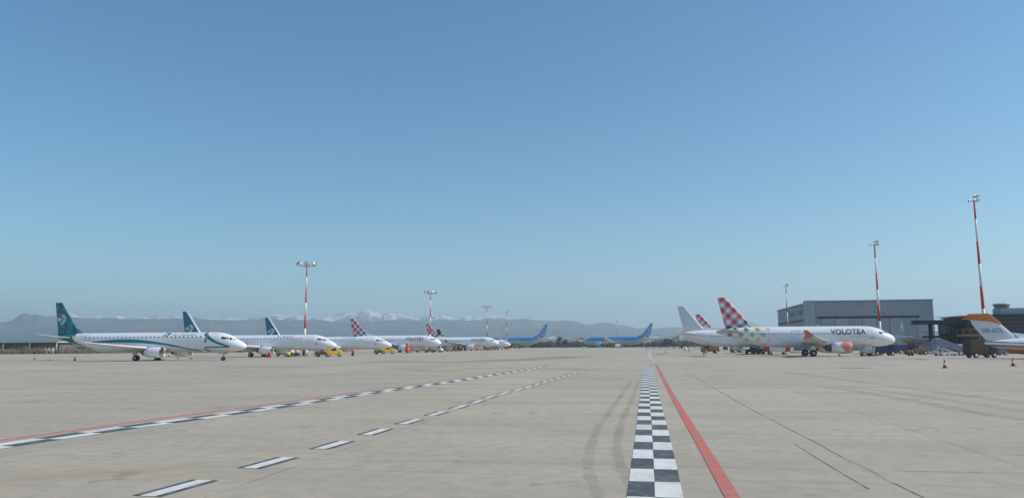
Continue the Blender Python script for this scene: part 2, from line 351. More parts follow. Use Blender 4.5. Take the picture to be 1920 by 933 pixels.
snow = [(-700,640),(0,620),(80,596),(118,587),(135,585.5),(150,589),(180,590),(230,593),(270,592.5),(300,591),(345,593),(400,594),(440,595),(470,592),(520,588.5),(545,592),(575,593.5),(600,594),(620,589),(634,586),(645,582),(655,581),(668,584),(678,580),(688,579.5),(700,584),(715,588.5),(728,587.5),(742,586.5),(756,589),(768,592),(780,596),(795,592),(805,586.5),(817,586.5),(830,590.5),(845,594),(862,597.5),(872,591),(885,593),(900,594),(920,590.5),(935,589.5),(950,593.5),(975,597),(1000,602),(1060,606),(1200,630),(2700,640)]
terrain("snowy_range", snow, 9000, 7600, snowmat("snowy_rock", 285, 315), 5.5, 150, back=1000, fall=.85)
# ------------------------------------------------------------------ haze
hz = MB(); hz.box((0, 4500, 400), (29500, 20500, 1))
hb = MB().box((0, 6000, 279), (28000, 16800, 560)).build("haze", bpy.data.materials.new("air")); hb['kind'] = 'stuff'
hm = hb.data.materials[0]; hm.use_nodes = True; hn = hm.node_tree; hn.nodes.remove(hn.nodes['Principled BSDF'])
pv = hn.nodes.new('ShaderNodeVolumePrincipled'); pv.inputs['Color'].default_value = (.70,.86,1.0,1); pv.inputs['Density'].default_value = 1.7e-4; pv.inputs['Anisotropy'].default_value = .25
hn.links.new(pv.outputs[0], hn.nodes['Material Output'].inputs['Volume'])
# ================================================================== AIRCRAFT
WHITEP = mat("aircraft_white_paint", (.80,.81,.83), .28, coat=.4, noise=.05, nscale=.6)
GREYP = mat("aircraft_grey_paint", (.50,.52,.54), .35, coat=.2, noise=.06, nscale=.8)
METAL = mat("bare_metal", (.75,.76,.78), .22, metal=.95); DMETAL = mat("dark_metal", (.10,.10,.11), .5, metal=.5)
RUBBER = mat("tyre_rubber", (.02,.02,.022), .85); HUB = mat("hub_grey", (.5,.5,.5), .5); GLASSD = mat("dark_glass", (.015,.018,.024), .12, spec=.8)
TEAL = mat("teal_paint", (.006,.16,.20), .35, coat=.3); BLUEP = mat("deep_blue_paint", (.012,.12,.25), .35, coat=.3); DARKTXT = mat("dark_lettering", (.035,.045,.10), .5); GREYTXT = mat("grey_lettering", (.16,.19,.26), .5)
NAVY = mat("navy_paint", (.008,.014,.035), .35, coat=.3); ORANGE = mat("orange_paint", (.62,.17,.03), .35, coat=.3); CORAL = mat("coral_paint", (.70,.13,.09), .4); EMBL = mat("emblem_grey", (.50,.56,.62), .4)
def naca(n=12, t=.12):
    up = []; 
    for i in range(n+1):
        x = .5*(1-math.cos(math.pi*i/n)); y = 5*t*(.2969*math.sqrt(x)-.126*x-.3516*x*x+.2843*x**3-.1036*x**4); up.append((x, y))
    return up
def section(le, chord, t, vert=False, n=12):
    up = naca(n, t); ring = [(-x*chord, y*chord) for x, y in up]+[(-x*chord, -y*chord) for x, y in up[-2:0:-1]]
    return [Vector((le[0]+a_, le[1]+(b_ if vert else 0), le[2]+(0 if vert else b_))) for a_, b_ in ring]
def gingham(s, period=1.63):
    u = s.math('FRACT', s.math('MULTIPLY', s.math('ADD', s.x, s.z), .7071/period)); v = s.math('FRACT', s.math('MULTIPLY', s.math('SUBTRACT', s.x, s.z), .7071/period))
    a_ = s.math('LESS_THAN', u, .5); b_ = s.math('LESS_THAN', v, .5)
    return s.math('MULTIPLY', s.math('ADD', a_, b_), .5), s.math('MULTIPLY', a_, b_)
def ramp(s, v, stops):
    q = s.n.nodes.new('ShaderNodeValToRGB'); s.n.links.new(v, q.inputs[0]); e = q.color_ramp.elements
    while len(e) < len(stops): e.new(.5)
    for el, (p, c_) in zip(e, stops): el.position = p; el.color = (*c_, 1)
    return q.outputs[0]
SPEC = {
 'regional': dict(L=38.65, prof=[(0,2.52,2.38,.06),(.2,2.82,2.12,.36),(.6,3.16,1.9,.66),(1.2,3.48,1.76,.93),(2.0,3.86,1.67,1.16),(3.0,4.42,1.6,1.34),(4.0,4.78,1.56,1.44),(5.6,5.0,1.55,1.5),(28,5.0,1.55,1.5),(30.5,5.0,1.95,1.42),(33,4.98,2.6,1.15),(36,4.85,3.45,.68),(38,4.66,4.05,.32),(38.65,4.5,4.2,.12)],
   fin=dict(root=(33.2,4.55,4.8), tip=(37.6,10.57,1.45), dorsal=(32.7,33.6)), tail=dict(root=(34.6,.55,4.15,3.3), tip=(37.6,6.05,4.75,1.35)),
   wing=[(14.3,1.2,2.0,6.6),(16.8,5.0,2.35,4.2),(21.2,13.6,3.25,1.5)], winglet=1.0, eng=dict(d0=13.5,d1=17.3,y=4.15,z=1.52,r=.93), gear=dict(n=4.4,m=19.4,t=2.95,rn=.32,rm=.5),
   win=(8.1,31.3,.82,4.08,.40,.30), cock=[[(4.15,3.8),(4.1,4.2),(3.35,4.14),(3.25,3.72)],[(3.12,3.72),(3.22,4.12),(2.5,3.96),(1.75,3.62),(1.8,3.56),(2.4,3.62)]], doors=(5.6,30.9), fair=(13.5,21.5)),
 'jet': dict(L=33.84, prof=[(0,3.22,3.02,.08),(.15,3.58,2.72,.42),(.5,3.98,2.44,.82),(1.0,4.3,2.22,1.13),(1.6,4.62,2.05,1.38),(2.4,5.08,1.93,1.62),(3.2,5.45,1.86,1.78),(4.5,5.76,1.78,1.92),(6.2,5.87,1.75,1.975),(22.5,5.87,1.75,1.975),(25,5.87,2.05,1.93),(28,5.85,2.85,1.55),(31,5.65,3.8,.95),(33,5.3,4.45,.45),(33.84,5.0,4.7,.18)],
   fin=dict(root=(26.3,5.3,5.6), tip=(31.6,11.76,1.75), dorsal=(23.6,26.6)), tail=dict(root=(28.6,.7,4.9,3.8), tip=(32.0,6.2,5.4,1.5)),
   wing=[(10.8,1.6,2.4,7.0),(13.6,6.0,2.8,4.5),(18.4,16.6,3.9,1.5)], winglet=-1, eng=dict(d0=9.5,d1=14.2,y=5.75,z=1.68,r=1.1), gear=dict(n=5.0,m=16.1,t=3.8,rn=.4,rm=.64),
   win=(6.9,26.0,.53,4.42,.33,.22), cock=[[(3.3,4.35),(3.25,4.75),(2.72,4.72),(2.65,4.3)],[(2.55,4.3),(2.62,4.72),(2.2,4.7),(1.65,4.42),(1.7,4.3)]], doors=(5.0,25.3), fair=(9.8,18.5)),
 'wide': dict(L=62.8, prof=[(0,3.9,3.6,.1),(.4,4.6,3.1,.75),(1.2,5.3,2.75,1.4),(2.5,6.2,2.45,2.05),(4.5,7.2,2.2,2.6),(7,7.85,2.08,2.86),(9,8.0,2.05,2.88),(42,8.0,2.05,2.88),(47,8.0,2.7,2.75),(53,7.95,4.2,2.05),(58,7.6,5.5,1.2),(61.5,7.1,6.2,.5),(62.8,6.8,6.5,.2)],
   fin=dict(root=(50.2,7.2,8.2), tip=(59.3,17.0,2.4), dorsal=(47.5,50.6)), tail=dict(root=(53.5,1.1,6.6,6.2), tip=(59.5,9.9,7.5,2.0)),
   wing=[(21.5,2.4,3.0,12),(27.5,10.0,3.9,7.3),(38.5,27.0,7.2,2.6),(41.6,30.0,8.3,.7)], winglet=0, eng=dict(d0=19.0,d1=25.0,y=9.9,z=2.4,r=1.75), gear=dict(n=6.0,m=29,t=4.9,rn=.5,rm=.7),
   win=(9.5,50,1.3,5.7,.45,.3), cock=[[(5.0,6.2),(4.8,6.9),(3.6,6.5),(2.6,6.0),(2.7,5.7),(4.0,6.0)]], doors=(8.0,49), fair=(19,33)),
}
def text_mesh(txt, size, bold=.0, shear=0.0, xs=1.0):
    cu = bpy.data.curves.new("t", 'FONT'); cu.body = txt; cu.size = 1; cu.offset = bold; cu.shear = shear; cu.space_character = 1.07
    o = bpy.data.objects.new("t", cu); COL.objects.link(o); dg = bpy.context.evaluated_depsgraph_get(); me = bpy.data.meshes.new_from_object(o.evaluated_get(dg))
    bpy.data.objects.remove(o); bm = bmesh.new(); bm.from_mesh(me)
    x0 = min(v.co.x for v in bm.verts); x1 = max(v.co.x for v in bm.verts); y0 = min(v.co.y for v in bm.verts); y1 = max(v.co.y for v in bm.verts)
    for v in bm.verts: v.co = Vector(((v.co.x-x0)/(x1-x0), 0, (v.co.y-y0)/(y1-y0)))
    return bm
class Plane:
    def __init__(s, kind, name, label, loc, heading, liv, group=None, nwin=True):
        sp = SPEC[kind]; s.sp = sp; s.Lh = sp['L']/2; P_ = sp['prof']; ds = [p[0] for p in P_]
        s.top = pchip(ds, [p[1] for p in P_]); s.bot = pchip(ds, [p[2] for p in P_]); s.w = pchip(ds, [p[3] for p in P_])
        s.root = thing(name, label, 'airplane', loc, heading, group); s.liv = liv; r = s.root; body = liv['body']
        dd = [0,.05,.12,.22,.36,.55,.8,1.1,1.5,1.9,2.4,2.9,3.5,4.2,5,6]; dd = [d*(1 if kind != 'wide' else 1.5) for d in dd]
        x = dd[-1]
        while x < sp['L']-1: x += 1.0; dd.append(min(x, sp['L']))
        if dd[-1] < sp['L']: dd.append(sp['L'])
        mb = MB(); mb.rings([s.ring(d) for d in dd]); s.fus = mb.build("fuselage", body, r)
        # fairing under the wing
        f0, f1 = sp['fair']; R = []
        for i in range(13):
            t = i/12; d = f0+(f1-f0)*t; k = math.sin(math.pi*t)**.5 if 0 < t < 1 else .02; zc = s.bot(d)+.55; R.append([Vector((s.Lh-d, s.w(d)*1.0*k*math.cos(a_), zc+(.78*k)*math.sin(a_))) for a_ in [2*math.pi*j/20 for j in range(20)]])
        MB().rings(R).build("belly_fairing", liv.get('belly', body), r)
        for sgn in (-1, 1):
            secs = [section((s.Lh-d, sgn*y, z), c_, .13-.03*i/2) for i, (d, y, z, c_) in enumerate(sp['wing'])]
            wg = MB().rings(secs).build("wing", liv.get('wing', GREYP), r)
            d, y, z, c_ = sp['wing'][-1]
            if sp['winglet'] > 0:
                h_ = sp['winglet']; MB().rings([section((s.Lh-d, sgn*y, z), c_, .08), section((s.Lh-d-.25, sgn*(y+.25), z+.3), c_*.9, .08), section((s.Lh-d-1.0, sgn*(y+.75), z+h_), c_*.45, .08)]).build("winglet", liv.get('winglet', WHITEP), wg)
            elif sp['winglet'] < 0:
                MB().prism([(s.Lh-d+.05,z),(s.Lh-d-1.1,z+.95),(s.Lh-d-1.75,z+.95),(s.Lh-d-1.5,z),(s.Lh-d-1.8,z-.55),(s.Lh-d-1.2,z-.55)], sgn*y-.04, sgn*y+.04).build("winglet", liv.get('winglet', WHITEP), wg)
            for k in (.42,.62,.8):       # flap track fairings
                i = 1; a0 = sp['wing'][1]; a1 = sp['wing'][2]; t = (k-.3)/.7; yy = a0[1]+(a1[1]-a0[1])*t; dt = (a0[0]+a0[3])+((a1[0]+a1[3])-(a0[0]+a0[3]))*t; zz = a0[2]+(a1[2]-a0[2])*t
                sc = 1.0 if kind != 'wide' else 1.8; MB().lathe([(1.3*sc,.02),(.8*sc,.14*sc),(0,.2*sc),(-.7*sc,.13*sc),(-1.1*sc,.02)], 'X', (s.Lh-dt+.4, sgn*yy, zz-.22*sc), 8).build("flap_fairing", liv.get('wing', GREYP), wg)
            td = sp['tail']; MB().rings([section((s.Lh-td['root'][0], sgn*td['root'][1], td['root'][2]), td['root'][3], .1), section((s.Lh-td['tip'][0], sgn*td['tip'][1], td['tip'][2]), td['tip'][3], .09)]).build("tailplane", liv.get('tailplane', GREYP), r)
            s.engine(sgn, kind)
            s.gear(sgn*sp['gear']['t'], sp['gear']['m'], sp['gear']['rm'], 2.3, kind)
        s.gear(0, sp['gear']['n'], sp['gear']['rn'], 2.0, kind)
        fd = sp['fin']; (d0, z0, c0), (d1, z1, c1) = fd['root'], fd['tip']; s.f = (d0, z0, c0, d1, z1, c1); fs = []
        for i in range(7):
            t = i/6; fs.append(section((s.Lh-(d0+(d1-d0)*t), 0, z0+(z1-z0)*t), c0+(c1-c0)*t, .10, True))
        lp = fs[-1]; fs.append([Vector((q.x*.97+(s.Lh-d1-.5*c1)*.03, q.y*.3, q.z+.12)) for q in lp])
        s.fin = MB().rings(fs).build("fin", liv['fin'], r)
        da, db = fd['dorsal']; zt = s.top(da)-.04; t1 = .16
        k_ = (z1-z0); MB().add([(s.Lh-da,0,zt),(s.Lh-db-.8,.16,zt-.1),(s.Lh-db-.8,-.16,zt-.1),(s.Lh-(d0+(d1-d0)*.26)-.1,0,z0+k_*.26)], [(0,1,2),(0,3,1),(0,2,3),(1,3,2)]).build("dorsal_fairing", liv.get('dorsal', liv['fin']), r)
        for pl in sp['cock']:
            for sgn in (-1,1): s.decal([(s.Lh-a_, b_) for a_, b_ in pl], GLASSD, "cockpit_window", sgn, .02)
        if nwin:
            a_, b_, st_, z_, hh, ww = sp['win']; me = None; n = int((b_-a_)/st_)
            for sgn in (-1, 1):
                for i in range(n+1):
                    d = a_+i*st_
                    if me is None:
                        pr = MB(); ring = [(math.copysign(abs(math.cos(q))**.6, math.cos(q))*ww/2, math.copysign(abs(math.sin(q))**.6, math.sin(q))*hh/2) for q in [2*math.pi*j/12 for j in range(12)]]
                        pr.prism(ring, -.02, .02); o = pr.build("window", GLASSD, r); me = o.data
                    else: o = bpy.data.objects.new("window", me); COL.objects.link(o); o.parent = r
                    y, nz_ = s.side(d, z_); o.location = (s.Lh-d, sgn*y, z_); o.rotation_euler = (sgn*-math.asin(nz_)*-1*-1, 0, 0)
        for d in sp['doors']:
            for sgn in (-1,1):
                z_ = sp['win'][3]; h_ = 1.85 if kind != 'wide' else 2.3; w_ = .8; zb = z_-1.1
                for pts in ([(d-w_/2,zb),(d-w_/2+.05,zb),(d-w_/2+.05,zb+h_),(d-w_/2,zb+h_)],[(d+w_/2-.05,zb),(d+w_/2,zb),(d+w_/2,zb+h_),(d+w_/2-.05,zb+h_)],[(d-w_/2,zb+h_-.05),(d+w_/2,zb+h_-.05),(d+w_/2,zb+h_),(d-w_/2,zb+h_)]):
                    s.decal([(s.Lh-q[0], q[1]) for q in pts], GREYP, "door_outline", sgn, .012)
        MB().box((s.Lh-sp['L']*.42,0,s.top(sp['L']*.42)+.12),(.35,.03,.3),taper=.5).build("antenna", WHITEP, r)
        MB().lathe([(0,.12),(.12,.1),(.2,.03)],'Z',(s.Lh-sp['L']*.5,0,s.top(sp['L']*.5)-.03),8).build("beacon", CORAL, r)
    def ring(s, d, n=36):
        t, b, w_ = s.top(d), s.bot(d), s.w(d); return [Vector((s.Lh-d, w_*math.cos(2*math.pi*j/n), (t+b)/2+(t-b)/2*math.sin(2*math.pi*j/n))) for j in range(n)]
    def side(s, d, z):
        t, b, w_ = s.top(d), s.bot(d), s.w(d); k = max(-.995, min(.995, (z-(t+b)/2)/((t-b)/2))); return w_*math.sqrt(1-k*k), k*.95
    def project(s, bm, sgn, off, surf='body', step=.28):
        zs = [v.co.z for v in bm.verts]; xs = [v.co.x for v in bm.verts]
        k = math.floor(min(zs)/step)*step
        while k < max(zs): bmesh.ops.bisect_plane(bm, geom=bm.verts[:]+bm.edges[:]+bm.faces[:], plane_co=(0,0,k), plane_no=(0,0,1)); k += step
        k = math.floor(min(xs)/.8)*.8
        while k < max(xs): bmesh.ops.bisect_plane(bm, geom=bm.verts[:]+bm.edges[:]+bm.faces[:], plane_co=(k,0,0), plane_no=(1,0,0)); k += .8
        for v in bm.verts:
            if surf == 'body': y, _ = s.side(s.Lh-v.co.x, v.co.z)
            else:
                d0, z0, c0, d1, z1, c1 = s.f; t = max(0, min(1, (v.co.z-z0)/(z1-z0))); c_ = c0+(c1-c0)*t; q = max(.001, min(.999, (s.Lh-(d0+(d1-d0)*t)-v.co.x)/c_)); y = .5*(.2969*math.sqrt(q)-.126*q-.3516*q*q+.2843*q**3-.1036*q**4)*c_
            v.co.y = sgn*(y+off)
    def finish(s, bm, name, m, parent=None):
        me = bpy.data.meshes.new(name); bmesh.ops.recalc_face_normals(bm, faces=bm.faces); bm.to_mesh(me); bm.free(); me.materials.append(m)
        o = bpy.data.objects.new(name, me); COL.objects.link(o); o.parent = parent or s.root; return o
    def decal(s, pts, m, name, sgn=-1, off=.012, surf='body'):
        bm = bmesh.new(); vs = [bm.verts.new((p[0],0,p[1])) for p in pts]; bm.faces.new(vs); bmesh.ops.triangulate(bm, faces=bm.faces[:]); s.project(bm, sgn, off, surf); return s.finish(bm, name, m, s.fin if surf == 'fin' else s.root)
    def band(s, pts, wd, m, name, sgn=-1, off=.014):
        P_ = catmull([Vector((s.Lh-a_, b_, 0)) for a_, b_ in pts], 8); n = len(P_); bm = bmesh.new(); A = []; B_ = []
        for i, p in enumerate(P_):
            t = (P_[min(i+1,n-1)]-P_[max(i-1,0)]).normalized(); q = Vector((t.y,-t.x,0)); ww = (wd(i/(n-1)) if callable(wd) else wd)/2; A.append(bm.verts.new(((p+q*ww).x,0,(p+q*ww).y))); B_.append(bm.verts.new(((p-q*ww).x,0,(p-q*ww).y)))
        for i in range(n-1): bm.faces.new((A[i],A[i+1],B_[i+1],B_[i]))
        s.project(bm, sgn, off, step=.35); return s.finish(bm, name, m)
    def text(s, txt, d_rear, d_front, z0, z1, m, sgn=-1, bold=.0, surf='body', shear=0, off=.016):
        bm = text_mesh(txt, 1, bold, shear)
        for v in bm.verts:
            u = v.co.x; v.co.z = z0+(z1-z0)*v.co.z; v.co.x = s.Lh-(d_rear+(d_front-d_rear)*u) if sgn < 0 else s.Lh-(d_front+(d_rear-d_front)*u)
        bmesh.ops.triangulate(bm, faces=bm.faces[:]); s.project(bm, sgn, off, surf); return s.finish(bm, "lettering", m, s.fin if surf == 'fin' else s.root)
    def engine(s, sgn, kind):
        e = s.sp['eng']; r = e['r']; Ln = e['d1']-e['d0']; x0 = s.Lh-e['d0']; c_ = (x0, sgn*e['y'], e['z'])
        nac = MB().lathe([(-.03*Ln, r*.93),(-.10*Ln,r*.985),(-.28*Ln,r),(-.55*Ln,r*.96),(-.80*Ln,r*.80),(-.8*Ln,r*.70)],'X',c_,28,caps=False).build("engine", s.liv.get('engine', WHITEP), s.root)
        MB().lathe([(-.16*Ln,r*.78),(-.06*Ln,r*.80),(-.01*Ln,r*.85),(0,r*.88),(-.005*Ln,r*.92),(-.03*Ln,r*.93)],'X',c_,28,caps=False).build("intake_lip", s.liv.get('lip', METAL), nac)
        MB().lathe([(-.06*Ln,.01),(-.12*Ln,r*.2),(-.16*Ln,r*.28),(-.165*Ln,r*.79)],'X',c_,28,caps=False).build("fan", s.liv.get('fan', DMETAL), nac)
        MB().lathe([(-.78*Ln,r*.70),(-.95*Ln,r*.55),(-1.0*Ln,r*.45),(-1.0*Ln,r*.3),(-1.12*Ln,.03)],'X',c_,24).build("exhaust", DMETAL, nac)
        wz = s.sp['wing'][1][2]; MB().prism([(x0-.3*Ln,e['z']+r*.9),(x0-.55*Ln,wz+.25),(x0-1.25*Ln,wz+.1),(x0-1.25*Ln,wz-.3),(x0-.85*Ln,e['z']+r*.4)], sgn*e['y']-.17, sgn*e['y']+.17).build("pylon", s.liv.get('pylon', WHITEP), s.root)
        if 'engdecal' in s.liv:
            bm = bmesh.new(); n_ = 20                      # coral flower shape wrapped round the front half of the cowl
            for k in range(n_):
                a0, a1 = 2*math.pi*k/n_, 2*math.pi*(k+1)/n_
                def rr(a_): return Ln*(.45+.35*abs(math.sin(a_*1.5+.6)))
                vs = []
                for a_, x_ in ((a0,-.031*Ln),(a1,-.031*Ln),(a1,-rr(a1)*.5-.05*Ln),(a0,-rr(a0)*.5-.05*Ln)): vs.append((c_[0]+x_, a_))
                ks = 4; grid = []
                for q in range(ks+1):
                    row = []
                    for a_, xa, xb in ((a0, vs[0][0], vs[3][0]),(a1, vs[1][0], vs[2][0])):
                        xx = xa+(xb-xa)*q/ks; tt = (c_[0]-xx)/Ln; rad = r*(1.005 if tt > .2 else (.93+.075*min(1,(tt-.03)/.12)))+.015; row.append(bm.verts.new((xx, c_[1]+rad*math.cos(a_), c_[2]+rad*math.sin(a_))))
                    grid.append(row)
                for q in range(ks): bm.faces.new((grid[q][0],grid[q][1],grid[q+1][1],grid[q+1][0]))
            s.finish(bm, "cowl_pattern", s.liv['engdecal'], nac)
    def gear(s, y, d, rw, ztop, kind):
        x = s.Lh-d; st = MB(); st.tube((x,y,rw),(x,y,ztop+.3),.11 if y else .08,.14 if y else .1,10); st.tube((x,y,rw*1.8),(x+.9*(1 if not y else .2),y*(.75 if y else 1),ztop+.2),.05,n=8)
        lg = st.build("landing_gear", HUB, s.root)
        xs = [0] if kind != 'wide' or not y else [-.75,.75]
        for xx in xs:
            for q in (-1,1):
                ww = rw*.55; yy = y+q*(rw*.55)
                wh = MB().lathe([(-ww/2,rw*.55),(-ww/2,rw*.9),(-ww*.3,rw),(ww*.3,rw),(ww/2,rw*.9),(ww/2,rw*.55)],'Y',(x+xx,yy,rw),20).build("wheel", RUBBER, lg)
                if kind != 'wide': MB().lathe([(-ww/2-.012,rw*.1),(-ww/2-.012,rw*.5),(ww/2+.012,rw*.5),(ww/2+.012,rw*.1)],'Y',(x+xx,yy,rw),14).build("wheel_hub", HUB, lg)
        if y: MB().box((x, y+math.copysign(.35,y), 1.5),(.9,.05,1.0)).build("gear_door", s.liv.get('belly', s.liv['body']), s.root)
        else:
            for q in (-1,1): MB().box((x-.1, q*.38, s.bot(d)-.12),(1.3,.04,.55)).build("gear_door", s.liv.get('belly', s.liv['body']), s.root)
def place(px_nose_mid, Y): return (X_at(px_nose_mid, Y), Y, ZA)
# liveries
def body_teal():
    s = NT("white_and_teal_body", .28, .4); k = s.math('ADD', s.x, s.math('MULTIPLY', s.z, .5)); return s.out(s.mix(s.math('LESS_THAN', k, 19.32-33.9+.5*5.0), (.80,.81,.83), (.006,.16,.20)))
def fin_teal(name, c1, c2, edge=None):
    s = NT(name, .35, .3); n1 = s.noise(.9, 6, None, .7); c = s.mix(s.rng(n1, .46, .56), c1, c2); return s.out(c)
def fin_blue():
    s = NT("blue_fin_white_leading_edge", .35, .3); k = s.math('ADD', s.x, s.math('MULTIPLY', s.z, .73)); return s.out(s.mix(s.math('GREATER_THAN', k, 19.32-33.2+.73*4.55-.42), (.008,.145,.24), (.80,.82,.85)))
def fin_ging(name, navy_z, extra=False):
    s = NT(name, .35, .3); g1, g2 = gingham(s); k = s.math('SUBTRACT', s.z, s.math('MULTIPLY', s.x, .45))
    low_ = s.math('LESS_THAN', k, navy_z); pink = s.mix(low_, (.66,.32,.37), (.30,.34,.45)); red = s.mix(low_, (.62,.035,.055), (.012,.022,.09))
    c = s.mix(s.math('GREATER_THAN', g1, .25), (.78,.79,.82), pink); c = s.mix(g2, c, red); return s.out(c)
def body_ging():
    s = NT("white_body_rainbow_checks", .28, .4); g1, g2 = gingham(s, 1.5); v = s.rng(s.x, 16.92-33.0, 16.92-21.5)
    soft = ramp(s, v, [(0,(.55,.22,.30)),(.25,(.45,.50,.58)),(.42,(.62,.70,.50)),(.62,(.74,.72,.42)),(.78,(.70,.60,.66)),(1,(.74,.74,.80))]); hard = ramp(s, v, [(0,(.5,.03,.05)),(.2,(.02,.03,.10)),(.36,(.05,.14,.10)),(.52,(.22,.30,.03)),(.66,(.45,.38,.04)),(.80,(.62,.42,.52)),(1,(.70,.70,.80))])
    fade = s.math('MULTIPLY', s.rng(s.x, 16.92-25.0, 16.92-21.5, 1, 0), s.rng(s.z, 3.2, 5.2, .35, 1))
    c = s.mix(s.math('MULTIPLY', fade, g1), (.80,.81,.83), soft); c = s.mix(s.math('MULTIPLY', s.math('MULTIPLY', fade, g2), .9), c, hard); return s.out(c)
def body_blue():
    s = NT("blue_and_pale_body", .3, .4); k = s.math('ADD', s.z, s.math('MULTIPLY', s.math('MINIMUM', s.math('ADD', s.x, 14.0), 0.0), .22))
    c = s.mix(s.rng(k, 4.5, 4.9), (.56,.56,.55), (.085,.31,.64)); return s.out(c)
FT = fin_teal("mottled_teal_fin", (.003,.09,.14), (.01,.22,.29)); FB = fin_blue(); FG = fin_ging("red_checked_fin", 0); FG2 = FG
FG_low = 12.4
MATS.pop("red_checked_fin"); bpy.data.materials.remove(FG); FG = fin_ging("red_checked_fin", 5.4+.45*10.6+2.3)
BT = body_teal(); BG = body_ging(); BB = body_blue()
FSKY = fin_teal("light_blue_fin", (.12,.36,.66), (.17,.42,.70))
def emblem(p, m=EMBL, s_=1.0, dx=0, dz=0):
    # three-piece arrow emblem in fin coordinates (d along body, z)
    def q(a_, b_): return (p.Lh-(38.55-(a_-620)*.0185*s_+dx-.0), 10.57-(b_-150)*.0169+dz)
    for sgn in (-1,1):
        for poly in ([(620,326),(656,300),(690,328),(652,357)], [(664,275),(712,275),(740,322),(700,322)], [(700,327),(738,327),(702,382),(664,382)]):
            p.decal([q(a_, b_) for a_, b_ in poly], m, "emblem", sgn, .015, 'fin')
GA = "regional jets parked on the left of the apron"
def regional(label, loc, head, first):
    p = Plane('regional', "regional_jet", label, loc, head, dict(body=BT if first else WHITEP, fin=FT if first else FB, engine=WHITEP, tailplane=GREYP if first else WHITEP, winglet=WHITEP, wing=WHITEP, belly=GREYP), GA)
    if first:
        for sgn in (-1,1):
            p.band([(29.6,3.28),(27,3.42),(24,3.52),(21,3.48),(17.5,3.2),(14,2.75),(10.8,2.1),(8.4,1.72)], lambda t: .18+.40*math.sin(math.pi*min(1,t*1.15+.05))**.8, TEAL, "stripe", sgn)
            p.band([(7.5,4.93),(7.25,4.6),(6.4,3.95),(5.0,3.2),(3.6,2.72),(2.6,2.42)], lambda t: .62-.36*t, TEAL, "stripe", sgn)
            p.band([(2.6,2.36),(4,2.36),(6.6,2.34),(7.25,2.22),(7.25,1.98),(6.7,1.75),(6.1,1.62)], .22, TEAL, "stripe", sgn, .018)
            p.band([(15.5,4.72),(14.9,4.84),(14.3,4.74),(14.9,4.62)], .16, TEAL, "logo", sgn); p.band([(15.6,4.52),(15.0,4.36),(14.5,4.5)], .16, TEAL, "logo", sgn)
            p.decal([(p.Lh-7.25,3.15),(p.Lh-6.85,3.15),(p.Lh-6.85,3.95),(p.Lh-7.25,3.95)], GREYTXT, "placard", sgn)
            p.text("Air Dolomiti", 13.8, 9.3, 4.38, 4.80, GREYTXT, sgn, .0, shear=.15)
            p.text("I-ADJV", 32.6, 31.3, 4.35, 4.55, GREYTXT, sgn)
            p.decal([(p.Lh-q[0], q[1]) for q in ((33.2,2.75),(32.4,2.5),(31,2.14),(29.6,1.86),(30.2,2.28),(31.6,2.7),(32.6,3.1))], TEAL, "stripe", sgn)
            p.text("EMBRAER 195", 26.5, 23.8, 2.95, 3.12, GREYTXT, sgn)
    else:
        for sgn in (-1,1): p.text("Air Dolomiti", 14.2, 10.2, 4.40, 4.78, DARKTXT, sgn, .0, shear=.15); p.band([(4.1,2.9),(4.5,2.9)], .3, GREYTXT, "placard", sgn)
    emblem(p, s_=1.0 if first else 1.12, dz=0 if first else -.9, dx=0 if first else -.35)
    return p
regional("white airliner with mottled teal tail and teal swooshes, nearest of the left row", (X_at(284,136)-.6, 136, ZA), HEAD, True)
regional("plain white airliner with dark blue tail, nose beside the tallest left light mast", (X_at(484,174), 174, ZA), HEAD, False)
regional("white airliner with small dark blue tail, third in the left row, yellow tug below", (X_at(614,216), 216, ZA), HEAD, False)
GV = "white jets with red checked tails"
LV = dict(body=WHITEP, fin=FG, engine=WHITEP, lip=CORAL, winglet=CORAL, wing=GREYP, dorsal=WHITEP, tailplane=GREYP)
def jet(label, px, Y, liv, lettering=True, group=GV, name="passenger_jet"):
    p = Plane('jet', name, label, (X_at(px, Y), Y, ZA), HEAD, liv, group)
    if lettering:
        for sgn in (-1,1):
            p.text("VOLOTEA", 12.2, 5.75, 4.2, 5.28, DARKTXT, sgn, .02); p.text("www.volotea.com", 8.9, 5.9, 3.72, 3.92, GREYTXT, sgn)
    return p
v1 = jet("white jet with big red checked tail and coral engine front before the hangar", 1508, 150, dict(LV, body=BG, engdecal=mat('cowl_pink_coral', (.66,.22,.17), .4), belly=WHITEP))
for sgn in (-1,1): v1.text("EC-MUC", 19.6, 17.8, 4.85, 5.05, DARKTXT, sgn); v1.band([(5.2,3.5),(4.2,3.5)], .12, GREYTXT, "placard", sgn)
jet("white jet with red checked tail, fourth in the left row with orange engine cover", 739, 262, dict(LV, body=WHITEP))
jet("small white jet with red checked tail tip showing behind the second light mast", 865, 333, dict(LV))
jet("white jet whose red checked tail peeks out behind the plain white tail", 1406, 238, dict(LV))
jet("farthest right jet, a sliver of red checked tail left of the plain white tail", 1356, 318, dict(LV))
SPEC['jetlong'] = dict(SPEC['jet'])
jl = SPEC['jetlong']; jl['L'] = 37.57; ad = 3.73
jl['prof'] = [(d if d < 7 else d+ad, a_, b_, c_) for d, a_, b_, c_ in SPEC['jet']['prof']]
jl['fin'] = dict(root=(26.3+ad,5.3,5.6), tip=(31.6+ad,11.76,1.75), dorsal=(22.4+ad,26.6+ad)); jl['tail'] = dict(root=(28.6+ad,.7,4.9,3.8), tip=(32+ad,6.2,5.4,1.5))
